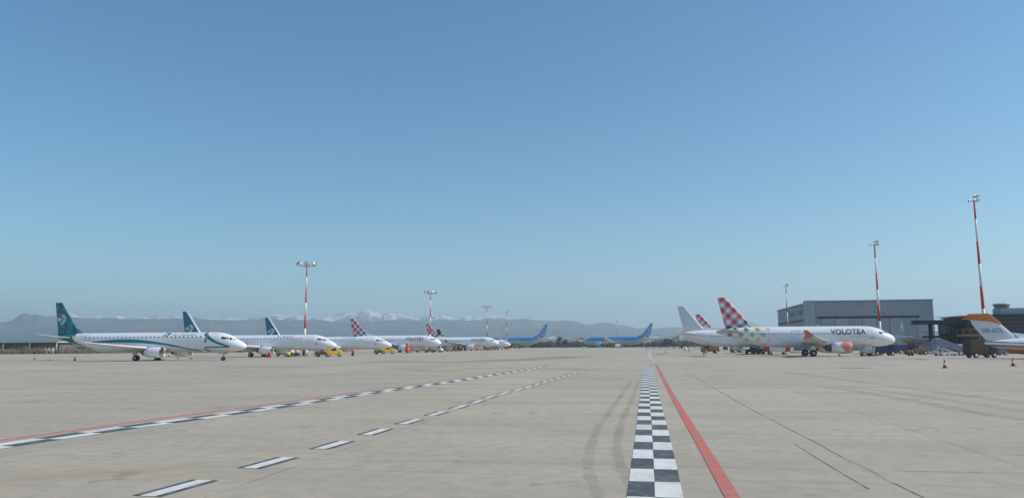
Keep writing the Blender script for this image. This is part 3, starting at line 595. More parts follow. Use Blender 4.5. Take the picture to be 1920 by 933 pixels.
jl['wing'] = [(d+1.6, y, z, c_) for d, y, z, c_ in SPEC['jet']['wing']]; jl['eng'] = dict(SPEC['jet']['eng'], d0=11.1, d1=15.8); jl['gear'] = dict(SPEC['jet']['gear'], m=17.7); jl['win'] = (6.9,29.5,.53,4.42,.33,.22); jl['doors'] = (5,29); jl['fair'] = (11.4,20.2)
Plane('jetlong', "passenger_jet", "all white airliner with plain white tail, partly hidden behind the checked jet", (X_at(1416,184), 184, ZA), HEAD, dict(body=WHITEP, fin=mat("pale_white_fin", (.62,.66,.70), .3, coat=.3), engine=WHITEP, wing=GREYP, dorsal=WHITEP, winglet=WHITEP, tailplane=WHITEP))
pd = Plane('regional', "regional_jet", "white airliner with black tail, small and sixth in the left row", (X_at(888,386), 386, ZA), HEAD, dict(body=WHITEP, fin=NAVY, engine=WHITEP, wing=GREYP), GA)
for sgn in (-1,1):
    P_ = [(36.3+.75*math.cos(a_), 8.0+.75*math.sin(a_)) for a_ in [i*math.pi/10*1.9 for i in range(11)]]
    for i in range(10):
        (a0,b0_), (a1,b1_) = P_[i], P_[i+1]; k_ = .75; f_ = lambda a_, b_: (36.3+(a_-36.3)*.78, 8.0+(b_-8)*.78)
        c0_, c1_ = f_(a0,b0_), f_(a1,b1_); pd.decal([(pd.Lh-a0,b0_),(pd.Lh-a1,b1_),(pd.Lh-c1_[0],c1_[1]),(pd.Lh-c0_[0],c0_[1])], EMBL, "emblem", sgn, .02, 'fin') if i == 0 else None
    pd.decal([(pd.Lh-36.3-.6*math.cos(i*math.pi/6), 8+.6*math.sin(i*math.pi/6)) for i in range(12)], EMBL, "emblem", sgn, .03, 'fin')
LB = dict(body=BB, fin=FSKY, engine=mat("pale_blue_cowl", (.35,.48,.66), .3, coat=.3), wing=WHITEP, tailplane=WHITEP, belly=mat("pale_belly", (.56,.56,.55), .4), dorsal=FSKY)
hd = math.radians(180-43)
GB = "blue wide body jets at the far end"
for lab, pxt, Yt in (("blue wide body jet with light blue fin, behind the noses of the left row", 1027, 540), ("blue wide body jet standing alone at the far end right of the taxiway centre", 1225, 532)):
    tx = X_at(pxt, Yt); cx = tx+math.cos(hd)*30; cy = Yt+math.sin(hd)*30
    pb = Plane('wide', "wide_body_jet", lab, (cx, cy, ZA), hd, LB, GB)
    for sgn in (-1,1):
        pb.text("N", 57.2, 54.6, 10.2, 12.2, mat("pink_mark", (.45,.16,.30), .4), sgn, .05, 'fin')
# business jet at the right edge (T-tail, nose off the frame)
bj = thing("business_jet", "white and orange business jet with T-tail cut off by the right edge", "airplane", (0,0,ZA), HEAD)
SPBJ = 116.0
def fuse(prof, name, m, par, n=28):
    f1, f2, f3 = (pchip([p[0] for p in prof], [p[i] for p in prof]) for i in (1,2,3)); R = []; x = prof[0][0]
    k = 40
    for i in range(k+1):
        x = prof[0][0]+(prof[-1][0]-prof[0][0])*i/k; t, b, w_ = f1(x), f2(x), f3(x); R.append([Vector((x, w_*math.cos(2*math.pi*j/n), (t+b)/2+(t-b)/2*math.sin(2*math.pi*j/n))) for j in range(n)])
    return MB().rings(R).build(name, m, par), (f1, f2, f3)
def bj_paint():
    s = NT("white_with_orange_stripe", .28, .4); a0 = s.math('SUBTRACT', s.z, s.rng(s.x, 0, 6, 2.25, 1.9)); c = (.78,.79,.81)
    for lo_, hi_, cc in ((.38,.52,(.10,.12,.13)),(-.24,.0,(.07,.085,.09)),(-.46,-.32,(.42,.33,.20)),(-9,-.5,(.62,.17,.03))): c = s.mix(s.math('MULTIPLY', s.math('GREATER_THAN', a0, lo_), s.math('LESS_THAN', a0, hi_)), c, cc)
    return s.out(c)
BJP = bj_paint()
_, bf = fuse([(0,2.55,2.35,.08),(.5,2.78,2.1,.28),(2,2.95,1.6,.7),(4,3.1,.85,1.05),(6,3.3,.7,1.15),(15,3.35,.7,1.17),(17.5,3.0,.72,1.0),(19.5,2.2,.9,.5),(20.3,1.7,1.3,.1)], "fuselage", BJP, bj)
def bjle(z): return pchip([2.6,2.8,5.45,6.95],[5.35,5.1,2.4,.95])(z)
def bjch(z): return pchip([2.6,2.8,5.45,6.95],[4.9,4.8,4.0,2.75])(z)
fs = [section((bjle(z),0,z), bjch(z), .08, True) for z in (2.6,3.3,4.0,4.7,5.4,6.1,6.85)]
fin = MB().rings(fs).build("fin", mat("bizjet_fin_white", (.66,.70,.75), .3, coat=.3), bj)
MB().add([(9.0,0,3.28),(5.0,.16,3.1),(5.0,-.16,3.1),(3.9,0,4.05)], [(0,1,2),(0,3,1),(0,2,3),(1,3,2)]).build("dorsal_fairing", WHITEP, bj)
bevel(MB().prism([(-3.0,6.1),(-2.5,6.6),(-1.8,6.95),(.9,7.0),(1.5,6.45),(2.65,5.3),(1.7,5.55),(.3,5.78),(-1.5,6.0)], -.24, .24).build("fin_cap", ORANGE, bj), .1, 3)
for sgn in (-1,1):
    MB().rings([section((-.3,sgn*.1,6.65),2.5,.09), section((-4.4 if sgn > 0 else -1.8,sgn*4.2,6.6),1.1,.08)]).build("tailplane", mat("tailplane_shaded", (.16,.17,.19), .4) if sgn > 0 else ORANGE, bj)  # far tailplane coloured dark: the shade on its underside is put into the paint
    e = MB().lathe([(0,.52),(-.15,.60),(-.8,.66),(-2.2,.60),(-3.0,.44)],'X',(9.8,sgn*1.75,2.75),22,caps=False).build("engine", WHITEP, bj)
    MB().lathe([(-.3,.48),(0,.52),(.02,.56),(-.15,.60)],'X',(9.8,sgn*1.75,2.75),22,caps=False).build("intake_lip", METAL, e)
    MB().lathe([(-.3,.48),(-.31,.02)],'X',(9.8,sgn*1.75,2.75),22,caps=False).build("fan", DMETAL, e)
    MB().lathe([(-2.95,.44),(-3.3,.38),(-3.3,.2)],'X',(9.8,sgn*1.75,2.75),22).build("exhaust", DMETAL, e)
    MB().rings([section((9.3,sgn*1.0,2.7),2.2,.1),section((9.1,sgn*1.4,2.72),2.0,.1)]).build("pylon", WHITEP, bj)
    wg = MB().rings([section((12.5,sgn*.9,1.0),4.6,.12), section((7.2,sgn*9.0,1.55),1.3,.1)]).build("wing", WHITEP, bj)
    MB().rings([section((7.2,sgn*9.0,1.55),1.3,.08), section((6.3,sgn*9.4,2.5),.6,.08)]).build("winglet", ORANGE, wg)
    lg = MB().tube((6.6,sgn*1.6,.35),(6.6,sgn*1.5,1.2),.07).build("landing_gear", HUB, bj)
    MB().lathe([(-.12,.2),(-.12,.3),(-.07,.35),(.07,.35),(.12,.3),(.12,.2)],'Y',(6.6,sgn*1.6,.35),18).build("wheel", RUBBER, lg)
    # registration on the fin
    bm = text_mesh("OE-GCL", 1)
    for v in bm.verts:
        u = v.co.x; v.co.z = 4.05+.62*v.co.z; v.co.x = (-.25+2.95*u) if sgn < 0 else (-.25+2.95*(1-u))
    bmesh.ops.triangulate(bm, faces=bm.faces[:])
    for v in bm.verts:
        cc = bjch(v.co.z); q = max(.001,min(.999,(bjle(v.co.z)-v.co.x)/cc)); v.co.y = sgn*(5*.09*(.2969*math.sqrt(q)-.126*q-.3516*q*q+.2843*q**3-.1036*q**4)*cc+.035)
    me = bpy.data.meshes.new("lettering"); bm.to_mesh(me); bm.free(); me.materials.append(DARKTXT); o = bpy.data.objects.new("lettering", me); COL.objects.link(o); o.parent = fin
lg = MB().tube((17.0,0,.3),(17.0,0,1.0),.06).build("landing_gear", HUB, bj); MB().lathe([(-.1,.15),(-.1,.25),(.1,.25),(.1,.15)],'Y',(17.0,0,.27),16).build("wheel", RUBBER, lg)
for k in range(6):
    for sgn in (-1,1):
        x = 9.2+k*1.0; MB().lathe([(-.02,.18),(.02,.18)],'Y',(x,sgn*1.10,2.45),14).build("window", GLASSD, bj)
bj.location = (X_at(1846,SPBJ), SPBJ, ZA)
# ================================================================== LIGHT MASTS
REDM = mat("mast_red", (.50,.045,.035), .55, noise=.12); WHM = mat("mast_white", (.74,.74,.72), .55, noise=.08); GALV = mat("galvanised_steel", (.40,.42,.43), .45, metal=.5); LENS = mat("flood_lens", (.75,.78,.80), .15, spec=.8)
def mast(label, px, Y, style, rot=0, Hh=22.5, group="striped light masts", scale=.8):
    t = thing("light_mast", label, "light mast", (X_at(px, Y), Y, ZA), rot, group); n = 7; hb_ = [0,3.55,6.7,9.85,13.0,16.2,19.4,22.1]; rad = lambda z: (.36-.21*z/22.5)*scale
    MB().lathe([(0,.62*scale),(.25,.62*scale),(.3,.5*scale)],'Z',(0,0,0),16).build("base_plate", mat("mast_concrete", (.34,.32,.30), .85), t)
    for i in range(7):
        z0, z1 = hb_[i], hb_[i+1]; r0 = rad(z0)*(1.7 if i == 0 else 1); MB().tube((0,0,z0+(.28 if i == 0 else 0)),(0,0,z1),r0,rad(z1)*(1.45 if i == 0 else 1),14).build("pole_section", REDM if i%2 == 0 else WHM, t)
    if style == 'ring':
        hd_ = MB(); R_ = 1.7
        for k in range(16): a0, a1 = 2*math.pi*k/16, 2*math.pi*(k+1)/16; hd_.tube((R_*math.cos(a0),R_*math.sin(a0),22.1),(R_*math.cos(a1),R_*math.sin(a1),22.1),.07,n=6)
        for k in range(4): a0 = math.pi/4+k*math.pi/2; hd_.tube((0,0,22.0),(R_*math.cos(a0),R_*math.sin(a0),22.1),.06,n=6)
        hd_.tube((0,0,21.9),(0,0,23.1),.05,n=6); hd_.tube((0,0,22),(0,0,22.5),.3,n=10); hd_.build("head_ring", GALV, t)
        angs = [k*math.pi/4+.2 for k in range(8)]; rr, tz = 2.35, 22.6
        for a0 in angs:
            M_ = Matrix.Rotation(a0,3,'Z') @ Matrix.Rotation(math.radians(62),3,'Y'); f_ = MB().box((rr*math.cos(a0),rr*math.sin(a0),tz),(.95,.8,.28),M=M_,taper=.8); f_.tube((1.65*math.cos(a0),1.65*math.sin(a0),22.1),(rr*math.cos(a0),rr*math.sin(a0),tz),.045,n=6)
            fl = f_.build("floodlight", GALV, t); c_ = Vector((rr*math.cos(a0),rr*math.sin(a0),tz))+M_ @ Vector((0,0,-.155)); MB().box(c_,(.84,.7,.02),M=M_).build("lens", LENS, fl)
    else:
        hd_ = MB(); hd_.box((-.2,0,22.1),(1.8,.1,.1)); hd_.box((.2,0,22.55),(.85,.08,.08)); hd_.box((.2,0,22.35),(.08,.08,.5)); hd_.tube((.62,0,22),(.62,0,23.3),.03,n=6); hd_.build("head_frame", GALV, t)
        for x_, z_ in ((-1.0,22.0),(-.05,22.1),(.33,22.1),(.68,22.1),(.0,22.68),(.36,22.68),(.66,22.68)):
            M_ = Matrix.Rotation(math.radians(-35),3,'X'); f_ = MB().box((x_,-.2,z_),(.32,.42,.16),M=M_).build("floodlight", DMETAL if x_ > 0 else GALV, t); MB().box(Vector((x_,-.2,z_))+M_@Vector((0,0,-.09)),(.28,.36,.016),M=M_).build("lens", LENS, f_)
    t.scale = (1,1,Hh/22.5); return t
mast("tallest left striped mast with ring of floodlights, beside the second blue-tailed plane", 571, 184, 'ring')
mast("striped mast with ring of floodlights at the nose of the fourth left plane", 806.5, 286, 'ring', .3)
mast("small striped mast with ring of floodlights, third from the left", 913.5, 398, 'ring', .1)
mast("thin distant striped mast with one-sided lamps, rightmost of the left four", 950, 452, 'side', .4)
mast("very faint distant mast rising behind the lone blue jet", 1157.5, 640, 'side', .2)
mast("slim striped mast in front of the left end of the hangar", 1479, 256, 'side', .1)
mast("striped mast rising in front of the hangar behind the checked jet's nose", 1652, 157, 'side', .05, Hh=23.6)
mast("tallest striped mast at the right above the orange tail", 1849, 131, 'side', .05, Hh=28.1, scale=.85)
# mast foot equipment
def trans(o, loc, rz=0): o.location = loc; o.rotation_euler = (0,0,rz); return o
# ================================================================== BUILDINGS
def clad(name, col, sc=1.0):
    s = NT(name, .55, 0); wv = s.n.nodes.new('ShaderNodeTexWave'); wv.wave_type = 'BANDS'; wv.bands_direction = 'X'; wv.inputs['Scale'].default_value = sc; s.n.links.new(s.obj, wv.inputs[0])
    c = s.mix(s.rng(s.noise(.25, 5), .35, .65), col, tuple(k*1.18 for k in col)); c = s.mix(s.rng(wv.outputs[1], .86, .98, 0, .5), c, tuple(k*.6 for k in col)); s.bump(wv.outputs[1], .3, .08); return s.out(c)
CLAD = clad("blue_grey_cladding", (.26,.29,.34), .35); CLADL = clad("pale_grey_cladding", (.31,.335,.375), .5); DARKBAND = mat("dark_band", (.03,.035,.045), .6)
hg = thing("hangar", "large grey metal hangar with dark horizontal band behind the checked jet", "hangar", (X_at(1531,260), 260, 0), HEAD)
Wd, Hg = 41.0, 16.9   # local: x along the front, y away along the road direction
Wf = 38.0
MB().box((Wf/2, 38, Hg*.5),(Wf,76,Hg)).build("wall", CLAD, hg)
MB().box((-1.6,1.0,Hg/2+.2),(3.2,3.0,Hg+.4)).build("corner_tower", CLADL, hg)
MB().box((Wf/2-.1, 38, Hg+.12),(Wf+.6,76.6,.35)).build("roof", mat("roof_grey", (.2,.22,.25), .6), hg)
MB().box((Wf*.45, -.06, 11.3),(Wf*.86,.2,.8)).build("dark_band", DARKBAND, hg)
dr = MB(); 
for k in range(8):
    MB().box((2.3+4.35*k+2.1, -.1-.12*(k%2), 5.5),(4.2,.14,10.9)).build("sliding_door", CLADL if k%2 else CLAD, hg)
MB().box((-.12,40,Hg-4.5),(.3,68,7.4)).build("side_panel", CLADL, hg)
for k in range(5): MB().box((-.15,8+k*13,6.0),(.25,8.5,8.6)).build("side_window", mat("side_glazing", (.05,.06,.075), .25), hg)
MB().box((-.2,38,11.0),(.3,72,.7)).build("dark_band", DARKBAND, hg)
# pale abstract leaping mark on the door
mk = MB(); 
for pl in ([(30.2,7.3),(31.6,7.5),(31.9,8.6),(31.2,9.4),(30.6,8.6)],[(30.3,7.3),(30.0,5.6),(30.4,5.6),(30.8,7.3)],[(31.3,7.4),(31.8,5.4),(32.2,5.4),(31.8,7.6)],[(31.0,9.2),(30.6,10.3),(30.9,10.4),(31.4,9.4)],[(31.5,8.9),(32.3,9.6),(32.2,9.0),(31.8,8.4)]): mk.prism(pl, -.36,-.32)
mk.v = [(27.6+(v[0]-31)*.62, v[1], 8.0+(v[2]-8)*.62) for v in mk.v]; mk.build("emblem", WHM, hg)
mkd = MB()
for k in range(9):
    if k == 4: continue
    mkd.box((-.29, 13+k*4.6, 14.0+(k%2)*.2),(.06,2.3,1.9 if k%3 else 1.3))
mkd.build("lettering_panel", mat("dark_blue_letter", (.06,.085,.125), .6), hg)
# terminal at the right
CHAR = mat("charcoal_panel", (.035,.042,.05), .6, noise=.15, nscale=.7); GLZ = mat("terminal_glass", (.06,.075,.09), .12, spec=.8); CONC = mat("terminal_concrete", (.22,.21,.20), .8, noise=.12); PALE = mat("pale_panel", (.36,.38,.40), .6, noise=.06)
tm = thing("terminal_building", "dark glazed terminal with flat overhanging canopy at the right edge", "building", (X_at(1719,186), 186, 0), math.radians(-26))
MB().box((9,4,7.6),(19.5,9,.95)).build("canopy_roof", CHAR, tm)
MB().box((18,4,8.4),(17,7,.35)).build("upper_roof", mat("upper_roof_grey", (.12,.13,.14), .6), tm)
for x_, y_ in ((3.4,.8),(8.2,.8),(13.2,.8),(3.4,7)): MB().tube((x_,y_,0),(x_,y_,7.6),.28,n=12).build("column", CHAR, tm)
MB().box((12.5,8,5.5),(14,6,3.3)).build("upper_wall", CHAR, tm)
for k in range(9): MB().box((6.3+k*1.5,4.92,5.95),(1.3,.1,2.5)).build("window", GLZ if k%3 else PALE, tm)
MB().box((9.5,4.0,4.0),(16,4.0,.55)).build("balcony_slab", CHAR, tm)
rl = MB()
for k in range(17): rl.tube((1.7+k,2.1,4.2),(1.7+k,2.1,5.2),.035,n=6)
rl.tube((1.7,2.1,5.2),(17.7,2.1,5.2),.05,n=6); rl.build("railing", CHAR, tm)
MB().box((13,9,1.9),(14,9,3.7)).build("ground_floor_wall", CONC, tm)
for k in range(6): MB().box((7.0+k*2.3,4.4,1.8),(1.9,.14,2.9)).build("door", GLZ if k%2 else CHAR, tm)
MB().box((10.8,4.3,2.6),(3.6,.3,2.1)).build("white_panel", PALE, tm)
MB().box((1.5,7.5,2.2),(5,4,2.4)).build("annex_wall", CONC, tm)
tb = thing("terminal_wing", "long dark slatted building under the control tower at the right edge", "building", (X_at(1858,170), 170, 0), math.radians(-10.3))
MB().box((22,12,4.3),(46,24,8.6)).build("wall", CHAR, tb); MB().box((22,12,8.75),(47,25,.3)).build("roof", CHAR, tb)
for k in range(9): MB().box((22,-.12,1.2+k*.85),(44,.2,.25)).build("slat", mat("slat_grey", (.075,.08,.088), .6), tb)
MB().box((6.5,3,9.6),(7,4,1.4)).build("roof_plant", PALE, tb)
ct = thing("control_tower", "squat control tower with slanted dark glass cab on the terminal roof line", "control tower", (X_at(1884,235), 235, 0), .1)
MB().box((0,0,5.7),(3.4,3.4,11.4)).build("shaft", CONC, ct)
MB().lathe([(11.2,1.7),(12.6,1.8),(12.7,1.95)],'Z',(0,0,0),8).build("cab_base", PALE, ct); MB().lathe([(12.7,1.8),(14.2,2.3)],'Z',(0,0,0),8).build("cab_glass", GLZ, ct)
MB().lathe([(14.2,2.45),(14.5,2.45),(14.65,2.1)],'Z',(0,0,0),8).build("cab_roof", PALE, ct)
aa = MB(); aa.tube((-5.2,0,8),(-5.2,0,16.2),.07,.03,6); aa.tube((-5.5,0,10.6),(-4.9,0,10.6),.25,n=8); aa.build("antenna_pole", GALV, ct); MB().box((6,3,11.3),(9,5,2.4)).build("tower_annex", PALE, ct)
MB().tube((1.0,0,14.5),(1.0,0,15.8),.04,n=6).build("antenna", GALV, ct)
sh = thing("flat_canopy", "thin white flat canopy on two posts right of the checked jet's nose", "shelter", (X_at(1690,188), 188, ZA), HEAD)
MB().box((0,0,4.1),(5.2,3.0,.42)).build("roof", WHITEP, sh); 
for x_ in (-1.9,1.9): MB().tube((x_,0,0),(x_,0,3.9),.1).build("post", GALV, sh)
# low pavilion far left
lb = thing("low_pavilion", "long low building with white roof edge behind scrub at the far left", "building", (X_at(112,292), 292, 0), math.radians(-4))
WHB = mat("white_trim", (.66,.64,.60), .6); MB().box((-22,5,2.1),(43,9,4.1)).build("wall", mat("brown_wall", (.13,.115,.105), .8, noise=.3, nscale=.5), lb); MB().box((-22,4,4.4),(45,12,.32)).build("roof", WHB, lb)
for k in range(5): MB().box((-k*10.8,-1.8,2.15),(.35,.35,4.3)).build("column", WHB, lb)
for k in range(4): MB().box((-5.6-k*10.8,.46,2.4),(8.6,.15,2.6)).build("window", GLZ, lb)
# ================================================================== VEGETATION
leafm = {}
def leaf(name, c1, c2):
    s = NT(name, .8, 0); return s.out(s.mix(s.rng(s.noise(.7, 3), .35, .65), c1, c2))
LD = leaf("dark_foliage", (.018,.032,.014), (.05,.07,.03)); LM = leaf("mid_foliage", (.03,.05,.022), (.075,.09,.04)); LB_ = leaf("winter_twigs", (.13,.10,.075), (.22,.18,.14)); BARK = mat("bark", (.10,.075,.055), .9)
def leaves(mb, c, r, n, size):
    for _ in range(n):
        while True:
            p = Vector((random.uniform(-1,1), random.uniform(-1,1), random.uniform(-1,1)))
            if p.length < 1: break
        p = Vector((p.x*r[0], p.y*r[1], p.z*r[2]))+Vector(c); u = Vector((random.gauss(0,1),random.gauss(0,1),random.gauss(0,1))).normalized(); v = u.orthogonal().normalized(); s_ = size*random.uniform(.5,1.3)
        mb.add([p-u*s_-v*s_*.6, p+u*s_-v*s_*.5, p+v*s_], [(0,1,2)])
def tree(label, px, Y, h, wd, m, group="trees at the far edge of the apron", conical=False):
    t = thing("tree", label, "tree", (X_at(px, Y), Y, 0), random.uniform(0,6), group); tr = MB(); tr.tube((0,0,0),(0,0,h*.5),h*.03,h*.018,8)
    for k in range(5):
        a_ = k*1.3; tr.tube((0,0,h*(.25+.07*k)),(math.cos(a_)*wd*.3,math.sin(a_)*wd*.3,h*(.5+.08*k)),h*.012,h*.005,6)
    tr.build("trunk", BARK, t); cr = MB()
    for k in range(16 if not conical else 9):
        if conical: q = k/9; leaves(cr, (random.uniform(-.15,.15), random.uniform(-.15,.15), h*(.2+.78*q)), (wd*.5*(1.05-q), wd*.5*(1.05-q), h*.07), 60, h*.03)
        else:
            a_ = random.uniform(0,6.28); rr = random.uniform(0,.33)*wd; leaves(cr, (rr*math.cos(a_), rr*math.sin(a_), h*random.uniform(.35,.86)), (wd*.2,wd*.2,h*.13), 70, h*.028)
    cr.build("crown", m, t)
for i, (lab, px, h, wd, m, con) in enumerate([
    ("tall dark tree right of the first blue jet's tail", 1049, 9.2, 7, LD, False), ("dark bushy tree just right of the tallest far tree", 1060, 7.0, 7, LD, False),
    ("small dark tree left of the lone blue jet's nose", 1098, 5.4, 6, LM, False), ("round green tree right of the lone blue jet's tail", 1249, 7.2, 8, LM, False),
    ("narrow dark tree behind the parked cars", 1258, 6.8, 4, LD, True), ("broad dark tree by the pale houses", 1300, 6.2, 8, LD, False)]): tree(lab, px, 605+i*2, h, wd, m)
def mass(name, m, segs, dens, size, label, cat):
    mb = MB()
    for (pxa, Ya, pxb, Yb, h, dep) in segs:
        A = Vector((X_at(pxa,Ya), Ya, 0)); B_ = Vector((X_at(pxb,Yb), Yb, 0)); n = int((B_-A).length*dens)
        for _ in range(n):
            t = random.random(); p = A.lerp(B_, t)+Vector((0, random.uniform(-dep,dep), 0)); hh = h*random.uniform(.45,1.1); leaves(mb, (p.x,p.y,hh*.5), (hh*.55,hh*.5,hh*.5), 26, size*random.uniform(.7,1.3))
    o = mb.build(name, m); tag(o, label, cat, kind='stuff'); return o
mass("treeline", LD, [(560,640,1125,640,6.4,8),(1080,630,1240,625,5.0,6),(1225,620,1520,600,7.4,8)], 2.6, .55, "dark band of trees and shrubs closing the far end of the apron", "trees")
mass("dry_scrub", LB_, [(-120,278,118,278,2.6,3),(112,284,470,300,1.9,8),(250,330,620,420,2.6,10)], 6.5, .19, "dry brown winter scrub along the left edge of the apron", "scrub")
mass("far_woods", LM, [(-200,700,620,700,6.5,30)], .7, .7, "far woods behind the left row of planes", "trees")
# pale houses beyond
def house(label, px, Y, w_, d_, h_, col, roof):
    t = thing("house", label, "house", (X_at(px,Y), Y, 0), random.uniform(-.3,.3), "houses beyond the apron"); mc = mat("wall_%d" % int(col[0]*100+px), col, .8); MB().box((0,0,h_/2),(w_,d_,h_)).build("wall", mc, t)
    MB().prism([(-w_/2-.4,h_),(0,h_+w_*.16),(w_/2+.4,h_)], -d_/2-.4, d_/2+.4).build("roof", roof, t)
    for r_ in range(int(h_//3)):
        for k in range(int(w_//3)): MB().box((-w_/2+1.6+k*3,-d_/2-.03,1.7+r_*3),(1,.08,1.3)).build("window", GLASSD, t)
TILE = mat("roof_tile", (.28,.12,.08), .8)
house("cream house with red roof above the trees left of the white tail", 1267, 760, 5, 6, 9.0, (.66,.62,.56), TILE); house("tall white house left of the white jet's tailplane", 1276, 745, 4.5, 6, 11, (.72,.70,.68), TILE); house("low pink house partly behind the white jet's tail", 1285, 750, 6, 6, 8.5, (.60,.45,.40), TILE)
house("small white house seen over the trees left of the lone blue jet", 1089, 800, 7, 6, 8.5, (.68,.62,.58), TILE); house("tiny white house right of the first blue jet's tail", 1066, 820, 6, 6, 8.6, (.74,.74,.74), WHB)
house("tiny cream house just right of the small pink-white one above the trees", 1104, 815, 5, 6, 8.6, (.7,.68,.62), WHB)
# ================================================================== VEHICLES AND EQUIPMENT
CARP = [mat("car_paint_"+n, c_, .25, metal=.3, coat=.6) for n, c_ in (("silver",(.62,.64,.66)),("white",(.75,.75,.75)),("dark",(.04,.045,.055)),("blue",(.05,.09,.2)),("grey",(.18,.19,.2)))]
def wheels(mb_parent, xs, y, r, wdt=.2):
    for x_ in xs:
        for sg in (-1,1):
            wq = MB().lathe([(-wdt/2,r*.6),(-wdt/2,r*.93),(-wdt*.3,r),(wdt*.3,r),(wdt/2,r*.93),(wdt/2,r*.6)],'Y',(x_,sg*y,r),16).build("wheel", RUBBER, mb_parent)
            MB().lathe([(-wdt/2-.01,.02),(-wdt/2-.01,r*.58),(wdt/2+.01,r*.58),(wdt/2+.01,.02)],'Y',(x_,sg*y,r),12).build("hub", HUB, wq)
def make_car(label, m, loc, rz, group):
    t = thing("parked_car", label, "car", loc, rz, group)
    bevel(MB().prism([(-2.1,.3),(-2.15,.85),(-1.6,.98),(1.0,.95),(1.95,.78),(2.15,.6),(2.12,.28)],-.87,.87).build("body", m, t), .06)
    cb_ = MB(); cb_.add([(-1.75,-.8,.95),(1.05,-.8,.95),(.35,-.64,1.44),(-1.2,-.64,1.46),(-1.75,.8,.95),(1.05,.8,.95),(.35,.64,1.44),(-1.2,.64,1.46)],[(0,1,2,3),(4,7,6,5),(0,3,7,4),(1,5,6,2),(0,4,5,1)]); cb_.build("glasshouse", GLASSD, t)
    bevel(MB().box((-.42,0,1.465),(1.6,1.26,.05)).build("roof", m, t), .02); wheels(t, (-1.35,1.35), .8, .32)
    for sg in (-1,1): MB().box((2.1,sg*.6,.68),(.1,.35,.14)).build("headlight", LENS, t)
    return t
k = 0
names = ["silver", "white", "dark", "blue", "grey"]
ordn = ["first","second","third","fourth","fifth","sixth","seventh","eighth","ninth","tenth","eleventh"]
for i in range(11):
    ci = [0,1,0,1,0,4,0,1,0,0,4][i]; px = 1214+i*12.6; make_car("%s car, %s from the left in the far row below the white tail" % (names[ci], ordn[i]), CARP[ci], (X_at(px,372), 372, ZA), math.radians(-100+random.uniform(-4,4)), "cars parked in the far row")
make_car("pale car alone at the tree edge left of the lone blue jet", CARP[1], (X_at(1097,430), 430, ZA), .05, None)
make_car("white car in the scrub below the nearest plane's rear windows", CARP[1], (X_at(213,291), 291, 0.02), .1, None)
make_car("dark car parked under the orange tail of the business jet", CARP[3], (X_at(1867,150), 150, ZA), .1, None)
GLASSV = GLASSD; YEL = mat("equipment_yellow", (.80,.50,.02), .45, noise=.1); REDE = mat("equipment_red", (.50,.04,.03), .45, noise=.1); DKE = mat("equipment_dark", (.05,.05,.055), .6); GRE = mat("equipment_grey", (.28,.29,.30), .6); OCH = mat("equipment_ochre", (.24,.145,.05), .6, noise=.2); DBL = mat("equipment_blue", (.02,.04,.14), .5); CRM = mat("equipment_cream", (.55,.50,.40), .6); WHE = mat("equipment_white", (.7,.7,.7), .5, noise=.06); BRN = mat("equipment_brown", (.20,.12,.07), .7, noise=.2); ORG = mat("cone_orange", (.42,.07,.035), .55); HIV = mat("hi_vis_yellow", (.70,.68,.04), .6)
def tug(label, px, Y, m, rz=0, s_=1.0):
    t = thing("pushback_tug", label, "tug", (X_at(px,Y), Y, ZA), rz, None)
    bevel(MB().prism([(-1.7,.4),(-1.75,1.5),(-.85,1.62),(-.75,1.25),(.75,1.25),(.85,1.5),(1.6,1.35),(1.75,.9),(1.7,.4)],-1.0,1.0).build("body", m, t), .06)
    cbn = MB(); cbn.box((-.1,0,2.1),(1.3,1.5,.08)); 
    for x_, y_ in ((-.7,-.7),(-.7,.7),(.5,-.7),(.5,.7)): cbn.tube((x_,y_,1.2),(x_,y_,2.1),.05,n=6)
    cbn.build("cab_frame", m, t); MB().box((-.1,0,1.68),(1.15,1.35,.72)).build("cab_glass", GLASSV, t); wheels(t, (-1.25,1.25), .85, .45, .35)
    MB().lathe([(0,.08),(.15,.08),(.2,.03)],'Z',(-.1,0,2.15),8).build("beacon", ORG, t); t.scale = (s_,)*3; return t
def cart(label, px, Y, m, rz=0, name="baggage_cart", load=None, lx=2.6, hz=1.6):
    t = thing(name, label, "cart", (X_at(px,Y), Y, ZA), rz, None); MB().box((0,0,.5),(lx,1.4,.16)).build("deck", DKE, t); wheels(t, (-lx*.35,lx*.35), .6, .24, .16)
    MB().tube((lx/2,0,.45),(lx/2+.9,0,.35),.04,n=6).build("tow_bar", DKE, t)
    fr = MB()
    for x_ in (-lx/2+.05,lx/2-.05):
        for y_ in (-.65,.65): fr.tube((x_,y_,.55),(x_,y_,hz+.3),.035,n=6)
    fr.box((0,0,hz+.32),(lx+.05,1.45,.06)); fr.build("frame", m, t); bevel(MB().box((0,0,.58+(hz-.75)/2),(lx*.86,1.2,hz-.75)).build("load", load or m, t), .05); return t
def truck(label, px, Y, m, box, rz=0, lx=5.0, hb=2.7, name="service_truck"):
    t = thing(name, label, "truck", (X_at(px,Y), Y, ZA), rz, None); MB().box((0,0,.62),(lx,1.8,.25)).build("chassis", DKE, t)
    bevel(MB().prism([(lx/2-1.5,.5),(lx/2-1.5,2.1),(lx/2-.45,2.1),(lx/2-.1,1.3),(lx/2,.95),(lx/2,.5)],-.95,.95).build("cab", m, t), .05)
    MB().prism([(lx/2-.42,2.0),(lx/2-.12,1.32),(lx/2-.09,1.34),(lx/2-.38,2.02)],-.8,.8).build("windscreen", GLASSV, t)
    for sg in (-1,1): MB().box((lx/2-.95,sg*.955,1.65),(.7,.03,.55)).build("side_window", GLASSV, t)
    bevel(MB().box((-.8,0,.76+(hb-.76)/2),(lx-1.75,2.0,hb-.76)).build("cargo_box", box, t), .04); wheels(t, (-lx*.3,lx*.32), .85, .42, .28); return t
